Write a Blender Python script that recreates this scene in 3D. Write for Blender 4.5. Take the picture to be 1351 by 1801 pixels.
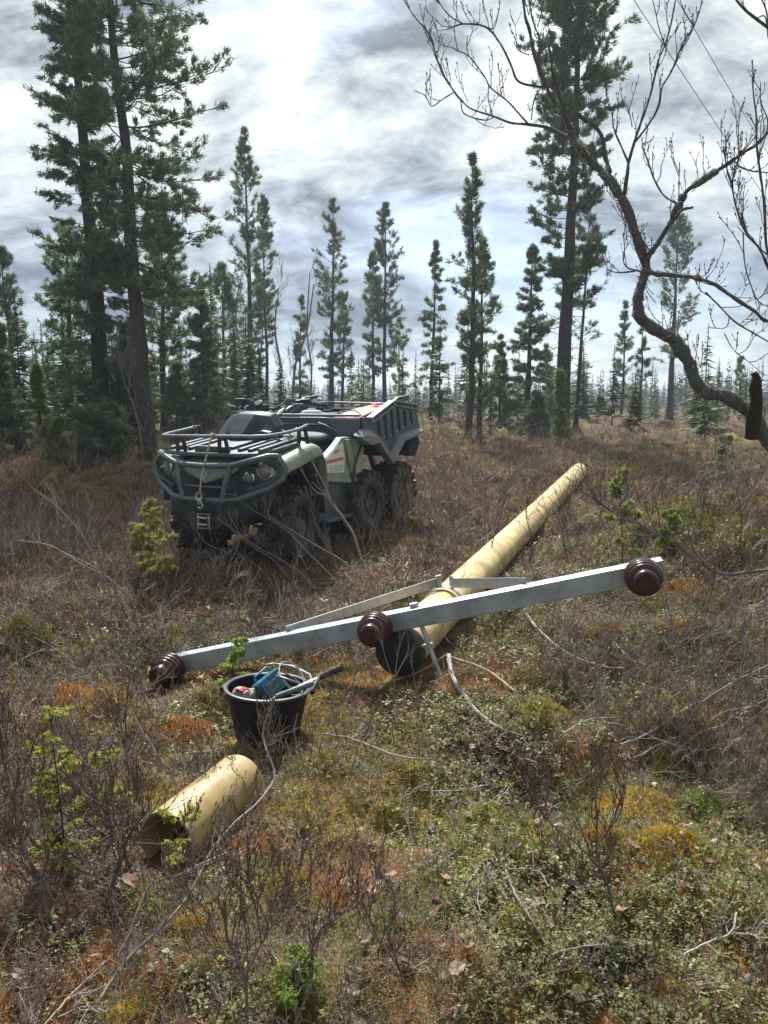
import bpy, bmesh, math, random
import numpy as np
from mathutils import Vector, Matrix, Quaternion

for o in list(bpy.data.objects): bpy.data.objects.remove(o)
S = bpy.context.scene
COL = S.collection
R = math.radians
PI = math.pi

# ---------------------------------------------------------------- camera
CAM_H = 1.6; PITCH = R(8.2); FPX = 1352.0; CXP = 675.5; CYP = 900.5
cd = bpy.data.cameras.new('camera'); cam = bpy.data.objects.new('camera', cd); COL.objects.link(cam)
cam.location = (0, 0, CAM_H); cam.rotation_euler = (R(90) - PITCH, 0, 0)
cd.sensor_fit = 'VERTICAL'; cd.sensor_height = 24; cd.lens = 24 * FPX / 1801.0
cd.clip_start = 0.05; cd.clip_end = 3000
S.camera = cam

# ---------------------------------------------------------------- light
SUN_EL, SUN_AZ = R(53), R(-12)          # azimuth measured from +Y towards +X
sv = Vector((math.sin(SUN_AZ) * math.cos(SUN_EL), math.cos(SUN_AZ) * math.cos(SUN_EL), math.sin(SUN_EL)))
sl = bpy.data.lights.new('sun', 'SUN'); sl.energy = 4.0; sl.angle = R(9.0); sl.color = (1.0, .98, .955)
so = bpy.data.objects.new('sun', sl); COL.objects.link(so); so.rotation_euler = sv.to_track_quat('Z', 'Y').to_euler()
S.view_settings.view_transform = 'Standard'; S.view_settings.look = 'None'
S.view_settings.exposure = 1.2; S.view_settings.gamma = 1.0
S.render.engine = 'CYCLES'
S.cycles.max_bounces = 5; S.cycles.diffuse_bounces = 2; S.cycles.glossy_bounces = 2
S.cycles.transmission_bounces = 3; S.cycles.transparent_max_bounces = 6
S.cycles.sample_clamp_indirect = 4.0
S.cycles.use_denoising = True; S.cycles.denoiser = 'OPENIMAGEDENOISE'

W = bpy.data.worlds.new('World'); S.world = W; W.use_nodes = True
def build_world():
    nt = W.node_tree; N = nt.nodes; Lk = nt.links; N.clear()
    out = N.new('ShaderNodeOutputWorld'); bg = N.new('ShaderNodeBackground'); bg.inputs['Strength'].default_value = 0.1
    sky = N.new('ShaderNodeTexSky'); sky.sky_type = 'NISHITA'; sky.sun_disc = False
    sky.sun_elevation = SUN_EL; sky.sun_rotation = SUN_AZ; sky.air_density = 1.1; sky.dust_density = 1.5
    tc = N.new('ShaderNodeTexCoord'); sp = N.new('ShaderNodeSeparateXYZ'); Lk.new(tc.outputs['Generated'], sp.inputs[0])
    def mth(op, a, b=None, clamp=False):
        m = N.new('ShaderNodeMath'); m.operation = op; m.use_clamp = clamp
        for i, v in enumerate((a, b)):
            if v is None: continue
            if isinstance(v, (int, float)): m.inputs[i].default_value = v
            else: Lk.new(v, m.inputs[i])
        return m.outputs[0]
    zc = mth('MAXIMUM', sp.outputs['Z'], 0.0)
    den = mth('ADD', zc, 0.42)
    cx = mth('DIVIDE', sp.outputs['X'], den); cy = mth('DIVIDE', sp.outputs['Y'], den)
    cb = N.new('ShaderNodeCombineXYZ'); Lk.new(cx, cb.inputs[0]); Lk.new(cy, cb.inputs[1])
    def noise(scale, detail, rough, dist, off, sx=1.0, sy=1.0):
        mp = N.new('ShaderNodeMapping'); mp.inputs['Location'].default_value = off; mp.inputs['Scale'].default_value = (sx, sy, 1)
        Lk.new(cb.outputs[0], mp.inputs[0])
        n = N.new('ShaderNodeTexNoise'); n.inputs['Scale'].default_value = scale; n.inputs['Detail'].default_value = detail
        n.inputs['Roughness'].default_value = rough; n.inputs['Distortion'].default_value = dist; Lk.new(mp.outputs[0], n.inputs[0])
        return n.outputs['Fac']
    n1 = noise(3.1, 10, .67, .4, (3.1, 8.3, 0), 1.0, 1.5)
    n2 = noise(1.25, 3, .5, .3, (11.3, 2.9, 0), 1.0, 1.3)
    n3 = noise(10.0, 6, .6, .4, (5.2, 1.1, 0), 1.0, 1.2)
    t = mth('ADD', mth('MULTIPLY', n1, .50), mth('ADD', mth('MULTIPLY', n2, .29), mth('MULTIPLY', n3, .21)))
    rp = N.new('ShaderNodeValToRGB'); Lk.new(t, rp.inputs[0]); e = rp.color_ramp.elements
    # cloud radiance before the 0.1 strength, by cloud thickness
    e[0].position = .42; e[0].color = (.98, 1.14, 1.33, 1)
    e[1].position = .59; e[1].color = (4.35, 4.5, 4.45, 1)
    for p, c in ((.455, (1.65, 1.88, 2.05, 1)), (.49, (2.45, 2.7, 2.8, 1)), (.53, (3.3, 3.5, 3.5, 1))):
        q = rp.color_ramp.elements.new(p); q.color = c
    # clearer blue gaps where a second field is low
    n4 = noise(0.8, 5, .55, .4, (7.7, 4.4, 0), 1.0, 1.6)
    gap = N.new('ShaderNodeMapRange'); gap.inputs['From Min'].default_value = .36; gap.inputs['From Max'].default_value = .46
    gap.inputs['To Min'].default_value = .55; gap.inputs['To Max'].default_value = 1.0; Lk.new(n4, gap.inputs['Value'])
    mx = N.new('ShaderNodeMixRGB'); Lk.new(gap.outputs[0], mx.inputs[0]); Lk.new(sky.outputs[0], mx.inputs[1]); Lk.new(rp.outputs[0], mx.inputs[2])
    # brighter towards the veiled sun
    vm = N.new('ShaderNodeVectorMath'); vm.operation = 'DOT_PRODUCT'; Lk.new(tc.outputs['Generated'], vm.inputs[0]); vm.inputs[1].default_value = sv
    gl = N.new('ShaderNodeMapRange'); gl.inputs['From Min'].default_value = .3; gl.inputs['From Max'].default_value = 1.0
    gl.inputs['To Min'].default_value = .82; gl.inputs['To Max'].default_value = 1.35; Lk.new(vm.outputs['Value'], gl.inputs['Value'])
    sc = N.new('ShaderNodeVectorMath'); sc.operation = 'SCALE'; Lk.new(mx.outputs[0], sc.inputs[0]); Lk.new(gl.outputs[0], sc.inputs['Scale'])
    # thicker, bluer cloud deck low over the horizon
    hz = N.new('ShaderNodeValToRGB'); Lk.new(sp.outputs['Z'], hz.inputs[0]); h = hz.color_ramp.elements
    h[0].position = 0.0; h[0].color = (.95, 1, 1.04, 1); h[1].position = .36; h[1].color = (1, 1, 1, 1)
    for p_, c_ in ((.06, (.80, .87, .95, 1)), (.14, (.72, .79, .88, 1)), (.24, (.92, .95, 1, 1))): hz.color_ramp.elements.new(p_).color = c_
    mh = N.new('ShaderNodeVectorMath'); mh.operation = 'MULTIPLY'; Lk.new(sc.outputs[0], mh.inputs[0]); Lk.new(hz.outputs[0], mh.inputs[1])
    Lk.new(mh.outputs[0], bg.inputs[0]); Lk.new(bg.outputs[0], out.inputs[0])
build_world()

# ---------------------------------------------------------------- pixel helpers (photo pixels -> rays -> world points at a real distance)
def ray(x, y):
    a = (x - CXP) / FPX; b = -(y - CYP) / FPX
    return np.array([a, math.cos(PITCH) + b * math.sin(PITCH), -math.sin(PITCH) + b * math.cos(PITCH)])
def at(x, y, D):
    r = ray(x, y); return np.array([0, 0, CAM_H]) + r * (D / r[1])

# ---------------------------------------------------------------- numpy noise and terrain
def hsh(ix, iy, s):
    v = np.sin(ix * 127.1 + iy * 311.7 + s * 74.7) * 43758.5453
    return v - np.floor(v)
def vnoise(x, y, s=0):
    ix = np.floor(x); iy = np.floor(y); fx = x - ix; fy = y - iy
    u = fx * fx * fx * (fx * (fx * 6 - 15) + 10); v = fy * fy * fy * (fy * (fy * 6 - 15) + 10)
    a = hsh(ix, iy, s); b = hsh(ix + 1, iy, s); c = hsh(ix, iy + 1, s); d = hsh(ix + 1, iy + 1, s)
    return a + (b - a) * u + (c - a) * v + (a - b - c + d) * u * v
def fbm(x, y, s=0, o=4):
    t = 0; a = .5; w = 0
    for k in range(o):
        c, sn = math.cos(1.1 * k + .5), math.sin(1.1 * k + .5)
        t = t + a * vnoise((x * c - y * sn) * 2 ** k, (x * sn + y * c) * 2 ** k, s + k); w += a; a *= .5
    return t / w
def sstep(a, b, x):
    t = np.clip((x - a) / (b - a), 0, 1); return t * t * (3 - 2 * t)
BY = [0, 4.5, 6.7, 10, 13, 17, 22, 40, 120, 500]
BZ = [0, .02, .10, .17, .27, .64, .76, .58, .45, .3]
AY = [0, 4.6, 6.3, 9.3, 12, 16, 30, 60]
AZ = [0, 0, .13, .15, .26, .22, .12, 0]
BUMPS = []
MOUND = [(2.75, 6.6, .75, .48), (3.8, 7.6, 1.1, .62), (1.35, 5.35, .75, .22), (1.9, 4.4, .6, .12), (2.6, 3.2, .8, .12), (-2.2, 5.0, .7, .1), (.9, 2.3, .55, .07)]
FLAT = [(-.53, 3.44, .34, -.01), (-1.25, 4.45, .4, -.07), (-.66, 2.62, .4, .045), (.1, 4.15, .5, .02)]
AR = R(26); AF = np.array([-math.sin(AR), -math.cos(AR)]); AL = np.array([math.cos(AR), -math.sin(AR)]); AO = np.array([-1.235, 6.78])
def hgt(x, y):
    x = np.asarray(x, float); y = np.asarray(y, float)
    d = np.hypot(x, y); yy = np.where(y > 0, .6 * y + .4 * d, d * .4)
    b = np.interp(yy, BY, BZ) + np.interp(yy, AY, AZ) * (1 - sstep(-.1, .9, x - .12 * (y - 6)))
    n = .24 * (fbm(x / 1.3, y / 1.3, 3, 3) - .5) + .23 * (fbm(x / .42, y / .42, 9, 2) - .5) + .035 * (vnoise(x / .13, y / .13, 5) - .5)
    n = n * (1 + .8 * sstep(8, 25, d)) + .5 * (fbm(x / 9, y / 9, 21, 2) - .5) * sstep(14, 30, d)
    m = 0
    for mx, my, mr, mh in MOUND: m = m + mh * np.exp(-((x - mx) ** 2 + (y - my) ** 2) / mr ** 2)
    u = (x - AO[0]) * AF[0] + (y - AO[1]) * AF[1]; v = (x - AO[0]) * AL[0] + (y - AO[1]) * AL[1]
    k = sstep(1.0, .6, np.abs(v)) * sstep(-3.2, -2.5, u) * sstep(1.0, .5, u)
    n = n * (1 - .85 * k)
    for fx, fy, fr, fh in FLAT:
        k = np.exp(-(((x - fx) ** 2 + (y - fy) ** 2) / fr ** 2) ** 1.5)
        b = b * (1 - k) + fh * k; n = n * (1 - .8 * k)
    # low corridor under the long pole
    t = np.clip((y - 4.15) / 9.05, 0, 1); px = .094 + 3.26 * t
    k = np.exp(-((x - px) / .3) ** 2) * sstep(4.0, 4.3, y) * sstep(13.6, 13.0, y)
    n = n * (1 - .7 * k)
    m = m * (1 - k)
    for mx, my, mr, mh in BUMPS: m = m + mh * np.clip(1 - ((x - mx) ** 2 + (y - my) ** 2) / mr ** 2, 0, 1) ** .8
    return b + n + m
def gpx(px, py, lift=0.0):
    """ground point seen at a photo pixel"""
    r = ray(px, py); o = np.array([0, 0, CAM_H]); t = 1.0
    for _ in range(4000):
        p = o + r * t
        if p[2] <= hgt(p[0], p[1]) + lift: break
        t += .01 + t * .002
    return p
def gz(x, y): return float(hgt(x, y))

# ---------------------------------------------------------------- mesh helpers
def npmesh(name, V, F, mat, cols=None, parent=None, smooth=False):
    """V (n,3), F (m,k) all faces k-gons"""
    V = np.ascontiguousarray(V, np.float32); F = np.ascontiguousarray(F, np.int32); k = F.shape[1]
    me = bpy.data.meshes.new(name); me.vertices.add(len(V)); me.vertices.foreach_set('co', V.ravel())
    me.loops.add(F.size); me.loops.foreach_set('vertex_index', F.ravel())
    me.polygons.add(len(F)); me.polygons.foreach_set('loop_start', np.arange(len(F), dtype=np.int32) * k)
    if smooth: me.polygons.foreach_set('use_smooth', np.ones(len(F), bool))
    if cols is not None:
        c = np.ones((len(V), 4), np.float32); c[:, :3] = cols
        at_ = me.attributes.new('Col', 'FLOAT_COLOR', 'POINT'); at_.data.foreach_set('color', c.ravel())
    me.update(calc_edges=True); me.materials.append(mat)
    o = bpy.data.objects.new(name, me); COL.objects.link(o)
    if parent is not None: o.parent = parent
    return o
class Bag:
    """collects loose quads (n,4,3) with a colour each, builds ONE mesh"""
    def __init__(s): s.q = []; s.c = []
    def add(s, Q, C):
        Q = np.asarray(Q, np.float32)
        if Q.shape[1] == 3: Q = np.concatenate([Q, Q[:, 2:3]], 1)
        C = np.asarray(C, np.float32)
        if C.ndim == 1: C = np.tile(C, (len(Q), 1))
        s.q.append(Q); s.c.append(C)
    def build(s, name, mat, parent=None, origin=None):
        Q = np.concatenate(s.q); C = np.concatenate(s.c); n = len(Q)
        tri = np.all(Q[:, 2] == Q[:, 3], axis=1)
        if tri.all():
            V = Q[:, :3].reshape(-1, 3); F = np.arange(n * 3).reshape(n, 3); cc = np.repeat(C, 3, 0)
        else:
            V = Q.reshape(-1, 3); F = np.arange(n * 4).reshape(n, 4); cc = np.repeat(C, 4, 0)
            if tri.any():
                Q[tri, 3] = Q[tri, 2] * .98 + Q[tri, 1] * .02; V = Q.reshape(-1, 3)
        if origin is not None: V = V - np.asarray(origin, np.float32)
        return npmesh(name, V, F, mat, cc, parent)
def unit(v): return v / (np.linalg.norm(v, axis=-1, keepdims=True) + 1e-9)
def tubes(P, Rd, k=3):
    """P (n,s,3) polylines, Rd (n,s) radii -> quads (n*(s-1)*k,4,3)"""
    P = np.asarray(P, float); Rd = np.asarray(Rd, float)
    T = np.empty_like(P); T[:, 1:-1] = P[:, 2:] - P[:, :-2]; T[:, 0] = P[:, 1] - P[:, 0]; T[:, -1] = P[:, -1] - P[:, -2]; T = unit(T)
    up = np.where(np.abs(T[:, :1, 2:3]) > .9, np.array([1., 0, 0]), np.array([0, 0, 1.])); up = np.broadcast_to(up, T.shape)
    A = unit(np.cross(T, up)); B = np.cross(T, A)
    ang = np.arange(k) * 2 * PI / k
    Rg = P[:, :, None] + Rd[:, :, None, None] * (A[:, :, None] * np.cos(ang)[None, None, :, None] + B[:, :, None] * np.sin(ang)[None, None, :, None])
    a = Rg[:, :-1]; b = Rg[:, 1:]
    Q = np.stack([a, np.roll(a, -1, 2), np.roll(b, -1, 2), b], 3)
    return Q.reshape(-1, 4, 3)
def grow(rng, P, k, length, wob=.25, ang=(.5, 1.1), t0=.2, up=.15, segs=4, t1=1.0, taper=.5, flat=0.0):
    """k children on each parent polyline; returns child polylines (n*k, segs+1, 3) and parent parameter"""
    n, s, _ = P.shape; t = rng.uniform(t0, t1, (n, k)); f = t * (s - 1); i = np.minimum(f.astype(int), s - 2); fr = (f - i)[..., None]
    idx = np.arange(n)[:, None]
    base = P[idx, i] * (1 - fr) + P[idx, i + 1] * fr; tan = unit(P[idx, i + 1] - P[idx, i])
    rnd = unit(rng.normal(size=(n, k, 3)) * np.array([1, 1, 1 - flat])); perp = unit(rnd - tan * (rnd * tan).sum(-1, keepdims=True))
    if flat: perp = unit(perp * np.array([1, 1, 1 - flat]))
    a = rng.uniform(ang[0], ang[1], (n, k, 1)); d = unit(tan * np.cos(a) + perp * np.sin(a) + np.array([0, 0, up]))
    L = length * rng.uniform(.6, 1.3, (n, k)) * (1 - taper * t)
    base = base.reshape(-1, 3); d = d.reshape(-1, 3); L = L.reshape(-1)
    return poly(rng, base, d, L, segs, wob, up), t.reshape(-1)
def poly(rng, base, d, L, segs, wob, up=0.0):
    n = len(base); out = np.empty((n, segs + 1, 3)); out[:, 0] = base; cur = base.copy(); d = d.copy()
    for j in range(segs):
        d = unit(d + rng.normal(size=(n, 3)) * wob + np.array([0, 0, up * .5])); cur = cur + d * (L / segs)[:, None]; out[:, j + 1] = cur
    return out
def taperR(n, s, r0, r1):
    r0 = np.broadcast_to(r0, (n,)); r1 = np.broadcast_to(r1, (n,)); t = np.linspace(0, 1, s)[None]
    return r0[:, None] * (1 - t) + r1[:, None] * t
def resample(pts, seg):
    """dense Catmull-Rom through traced points (list of (x,y,z,r))"""
    P = np.array(pts, float); P = np.vstack([2 * P[0] - P[1], P, 2 * P[-1] - P[-2]]); out = []
    for i in range(1, len(P) - 2):
        for j in range(seg):
            t = j / seg; a, b, c, d = P[i - 1], P[i], P[i + 1], P[i + 2]
            out.append(.5 * (2 * b + (c - a) * t + (2 * a - 5 * b + 4 * c - d) * t * t + (3 * b - a - 3 * c + d) * t ** 3))
    out.append(P[-2]); return np.array(out)

class MB:
    def __init__(s): s.bm = bmesh.new()
    def _f(s, vs):
        try: return s.bm.faces.new(vs)
        except ValueError: return None
    def box(s, c, size, rot=None, taper=1.0):
        c = Vector(c); h = Vector(size) / 2; M = rot.to_matrix() if isinstance(rot, Quaternion) else (rot or Matrix.Identity(3))
        vs = [s.bm.verts.new(c + M @ Vector((x * h.x * (taper if z > 0 else 1), y * h.y * (taper if z > 0 else 1), z * h.z))) for z in (-1, 1) for x, y in ((-1, -1), (1, -1), (1, 1), (-1, 1))]
        for f in ((3, 2, 1, 0), (4, 5, 6, 7), (0, 1, 5, 4), (1, 2, 6, 5), (2, 3, 7, 6), (3, 0, 4, 7)): s._f([vs[i] for i in f])
        return s
    def tube(s, pts, r, k=10, closed=False, cap=True):
        P = [Vector(p) for p in pts]; n = len(P); rings = []
        rr = r if isinstance(r, (list, tuple)) else [r] * n
        prev = None
        for i in range(n):
            a = P[i - 1] if (i or closed) else P[0]; b = P[(i + 1) % n] if (i < n - 1 or closed) else P[-1]
            t = (b - a).normalized()
            if prev is None: A = t.orthogonal().normalized()
            else: A = (prev - t * prev.dot(t)).normalized()
            prev = A; B = t.cross(A)
            rings.append([s.bm.verts.new(P[i] + rr[i] * (A * math.cos(2 * PI * j / k) + B * math.sin(2 * PI * j / k))) for j in range(k)])
        for i in range(n if closed else n - 1):
            a, b = rings[i], rings[(i + 1) % n]
            for j in range(k): s._f([a[j], a[(j + 1) % k], b[(j + 1) % k], b[j]])
        if cap and not closed: s._f(rings[0][::-1]); s._f(rings[-1])
        return s
    def lathe(s, prof, o, ax, k=24, cap=True, closed=False):
        """prof [(radius, along)] about the axis ax through o"""
        o = Vector(o); ax = Vector(ax).normalized(); A = ax.orthogonal().normalized(); B = ax.cross(A); rings = []
        for r, h in prof:
            rings.append([s.bm.verts.new(o + ax * h + max(r, 1e-4) * (A * math.cos(2 * PI * j / k) + B * math.sin(2 * PI * j / k))) for j in range(k)])
        m = len(rings)
        for i in range(m if closed else m - 1):
            a, b = rings[i], rings[(i + 1) % m]
            for j in range(k): s._f([a[j], a[(j + 1) % k], b[(j + 1) % k], b[j]])
        if cap and not closed: s._f(rings[0][::-1]); s._f(rings[-1])
        return s
    def plate(s, pts, vec):
        """polygon pts extruded by vec"""
        v = Vector(vec); a = [s.bm.verts.new(Vector(p)) for p in pts]; b = [s.bm.verts.new(Vector(p) + v) for p in pts]; n = len(pts)
        s._f(a[::-1]); s._f(b)
        for i in range(n): s._f([a[i], a[(i + 1) % n], b[(i + 1) % n], b[i]])
        return s
    def grid(s, G):
        V = [[s.bm.verts.new(Vector(p)) for p in row] for row in G]
        for i in range(len(V) - 1):
            for j in range(len(V[0]) - 1): s._f([V[i][j], V[i + 1][j], V[i + 1][j + 1], V[i][j + 1]])
        return s
    def loft(s, rings, cap=True):
        V = [[s.bm.verts.new(Vector(p)) for p in row] for row in rings]; k = len(V[0])
        for i in range(len(V) - 1):
            for j in range(k): s._f([V[i][j], V[i][(j + 1) % k], V[i + 1][(j + 1) % k], V[i + 1][j]])
        if cap: s._f(V[0][::-1]); s._f(V[-1])
        return s
    def build(s, name, mat, parent=None, smooth=True, bevel=0, solid=0, sub=0, seg=2, angle=35):
        bmesh.ops.recalc_face_normals(s.bm, faces=s.bm.faces[:])
        me = bpy.data.meshes.new(name); s.bm.to_mesh(me); s.bm.free()
        me.materials.append(mat); o = bpy.data.objects.new(name, me); COL.objects.link(o)
        if parent is not None: o.parent = parent
        if smooth:
            for p in me.polygons: p.use_smooth = True
            try: me.set_sharp_from_angle(angle=R(angle))
            except Exception: pass
        if solid:
            m = o.modifiers.new('solid', 'SOLIDIFY'); m.thickness = solid; m.offset = 0
        if sub:
            m = o.modifiers.new('sub', 'SUBSURF'); m.levels = sub; m.render_levels = sub
        if bevel:
            m = o.modifiers.new('bev', 'BEVEL'); m.width = bevel; m.segments = seg; m.limit_method = 'ANGLE'; m.angle_limit = R(30)
            m.harden_normals = False
        return o
def empty(name, loc=(0, 0, 0), rot=(0, 0, 0)):
    o = bpy.data.objects.new(name, None); COL.objects.link(o); o.location = loc; o.rotation_euler = rot; o.empty_display_size = .1; return o
def tag(o, label=None, cat=None, group=None, kind=None):
    if label: o['label'] = label
    if cat: o['category'] = cat
    if group: o['group'] = group
    if kind: o['kind'] = kind
    return o

# ---------------------------------------------------------------- materials
def mat(name, base, rough=.6, metal=0.0, var=.0, vscale=8, bump=0.0, bscale=40, second=None, spec=.5, coat=0.0, rvar=0.0, coords='Object'):
    m = bpy.data.materials.new(name); m.use_nodes = True; nt = m.node_tree; N = nt.nodes; Lk = nt.links
    b = N['Principled BSDF']; b.inputs['Base Color'].default_value = (*base, 1); b.inputs['Roughness'].default_value = rough
    b.inputs['Metallic'].default_value = metal; b.inputs['Specular IOR Level'].default_value = spec; b.inputs['Coat Weight'].default_value = coat
    tc = N.new('ShaderNodeTexCoord')
    if var or second or rvar:
        n = N.new('ShaderNodeTexNoise'); n.inputs['Scale'].default_value = vscale; n.inputs['Detail'].default_value = 7; n.inputs['Roughness'].default_value = .65
        Lk.new(tc.outputs[coords], n.inputs[0])
        rp = N.new('ShaderNodeValToRGB'); rp.color_ramp.elements[0].position = .36; rp.color_ramp.elements[1].position = .66
        c2 = second or base
        rp.color_ramp.elements[0].color = (*[max(0, c * (1 - var)) for c in base], 1)
        rp.color_ramp.elements[1].color = (*[c * (1 + var) for c in c2], 1)
        Lk.new(n.outputs['Fac'], rp.inputs[0]); Lk.new(rp.outputs[0], b.inputs['Base Color'])
        if rvar:
            mr = N.new('ShaderNodeMapRange'); mr.inputs['To Min'].default_value = max(.05, rough - rvar); mr.inputs['To Max'].default_value = min(1, rough + rvar)
            mr.inputs['From Min'].default_value = .3; mr.inputs['From Max'].default_value = .7
            Lk.new(n.outputs['Fac'], mr.inputs[0]); Lk.new(mr.outputs[0], b.inputs['Roughness'])
    if bump:
        n2 = N.new('ShaderNodeTexNoise'); n2.inputs['Scale'].default_value = bscale; n2.inputs['Detail'].default_value = 5; Lk.new(tc.outputs[coords], n2.inputs[0])
        bp = N.new('ShaderNodeBump'); bp.inputs['Strength'].default_value = bump; bp.inputs['Distance'].default_value = .01
        Lk.new(n2.outputs['Fac'], bp.inputs['Height']); Lk.new(bp.outputs[0], b.inputs['Normal'])
    return m
def stain(m, col, scale=(3, 3, 3), lo=.52, hi=.68, amt=.7):
    """weathered stains with a shape of their own laid over a material's base colour"""
    nt = m.node_tree; N = nt.nodes; Lk = nt.links; b = N['Principled BSDF']; src = b.inputs['Base Color'].links[0].from_socket
    tc = N.new('ShaderNodeTexCoord'); mp = N.new('ShaderNodeMapping'); mp.inputs['Scale'].default_value = scale; Lk.new(tc.outputs['Object'], mp.inputs[0])
    n = N.new('ShaderNodeTexNoise'); n.inputs['Scale'].default_value = 1; n.inputs['Detail'].default_value = 9; n.inputs['Roughness'].default_value = .7; n.inputs['Distortion'].default_value = .6; Lk.new(mp.outputs[0], n.inputs[0])
    r = N.new('ShaderNodeMapRange'); r.inputs['From Min'].default_value = lo; r.inputs['From Max'].default_value = hi; r.inputs['To Max'].default_value = amt; Lk.new(n.outputs['Fac'], r.inputs['Value'])
    x = N.new('ShaderNodeMixRGB'); x.inputs[2].default_value = (*col, 1); Lk.new(r.outputs[0], x.inputs[0]); Lk.new(src, x.inputs[1]); Lk.new(x.outputs[0], b.inputs['Base Color'])
def attrmat(name, rough=.75, trans=.35, spec=.25, bump=0.0, bscale=60):
    """colour comes from the natural colour stored per leaf / needle / twig"""
    m = bpy.data.materials.new(name); m.use_nodes = True; nt = m.node_tree; N = nt.nodes; Lk = nt.links
    b = N['Principled BSDF']; b.inputs['Roughness'].default_value = rough; b.inputs['Specular IOR Level'].default_value = spec
    a = N.new('ShaderNodeAttribute'); a.attribute_name = 'Col'; Lk.new(a.outputs['Color'], b.inputs['Base Color'])
    if bump:
        tc = N.new('ShaderNodeTexCoord'); n2 = N.new('ShaderNodeTexNoise'); n2.inputs['Scale'].default_value = bscale; n2.inputs['Detail'].default_value = 6
        Lk.new(tc.outputs['Object'], n2.inputs[0]); bp = N.new('ShaderNodeBump'); bp.inputs['Strength'].default_value = bump; bp.inputs['Distance'].default_value = .02
        Lk.new(n2.outputs['Fac'], bp.inputs['Height']); Lk.new(bp.outputs[0], b.inputs['Normal'])
    if trans:
        t = N.new('ShaderNodeBsdfTranslucent'); Lk.new(a.outputs['Color'], t.inputs[0]); mx = N.new('ShaderNodeMixShader'); mx.inputs[0].default_value = trans
        Lk.new(b.outputs[0], mx.inputs[1]); Lk.new(t.outputs[0], mx.inputs[2]); Lk.new(mx.outputs[0], N['Material Output'].inputs[0])
    return m
M_LEAF = attrmat('leaf', .5, .35, .4); M_NEEDLE = attrmat('needle', .6, .3, .3); M_TWIG = attrmat('twig', .8, 0, .2)
M_MOSS = attrmat('moss', .9, .3, .1); M_BARK = attrmat('bark', .9, 0, .2, bump=.9, bscale=14); M_GROUND = attrmat('ground', .95, 0, .1, bump=1.0, bscale=26)
HAZE = .0014
def haze():
    m = bpy.data.materials.new('haze_air'); m.use_nodes = True; nt = m.node_tree; nt.nodes.remove(nt.nodes['Principled BSDF'])
    v = nt.nodes.new('ShaderNodeVolumePrincipled'); v.inputs['Color'].default_value = (.80, .88, 1, 1); v.inputs['Density'].default_value = HAZE; v.inputs['Anisotropy'].default_value = .3
    nt.links.new(v.outputs[0], nt.nodes['Material Output'].inputs['Volume'])
    o = MB().box((0, 0, 6.5), (1040, 1040, 19)).build('haze', m, None, smooth=False); o['kind'] = 'stuff'
if HAZE: haze()
# ================================================================ six wheeled quad bike
M_OLIVE = mat('olive_paint', (.22, .265, .20), .42, var=.25, vscale=5, rvar=.15, bump=.02, bscale=30)
M_BLACK = mat('black_plastic', (.022, .030, .036), .5, var=.4, vscale=9, rvar=.15, bump=.03, bscale=40)
M_SLATE = mat('slate_plastic', (.058, .068, .08), .5, var=.3, vscale=7, rvar=.15, bump=.03, bscale=40)
M_COWL = mat('cowl_plastic', (.022, .027, .04), .55, var=.2, vscale=6, rvar=.1, spec=.3)
M_GREYP = mat('grey_plastic', (.16, .175, .195), .5, var=.2, vscale=8, rvar=.12)
M_RUBBER = mat('rubber', (.010, .011, .013), .6, second=(.030, .027, .026), var=.3, vscale=14, bump=.3, bscale=60)
M_STEELB = mat('painted_steel', (.07, .088, .095), .38, var=.3, vscale=10, rvar=.1, spec=.6)
M_STEEL = mat('bare_steel', (.42, .43, .44), .35, 1.0, var=.25, vscale=20, rvar=.15)
M_CHROME = mat('chrome', (.8, .82, .85), .12, 1.0)
M_SEAT = mat('seat_vinyl', (.03, .033, .038), .42, var=.3, vscale=12, bump=.3, bscale=200)
M_WHITE = mat('white_vinyl', (.62, .63, .62), .5, var=.08, vscale=30)
M_ORANGE = mat('orange_print', (.55, .13, .03), .5, var=.1, vscale=30)
M_RED = mat('red_plastic', (.5, .06, .025), .45, var=.2, vscale=20)
M_AMBER = mat('amber_lens', (.5, .22, .06), .2, spec=.8)
M_ROPE = mat('rope_fibre', (.42, .38, .30), .9, var=.3, vscale=80, bump=.6, bscale=160)
mg = bpy.data.materials.new('lens_glass'); mg.use_nodes = True
_b = mg.node_tree.nodes['Principled BSDF']; _b.inputs['Base Color'].default_value = (.9, .93, .95, 1); _b.inputs['Roughness'].default_value = .05
_b.inputs['Transmission Weight'].default_value = .85; _b.inputs['IOR'].default_value = 1.3
M_GLASS = mg

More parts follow.
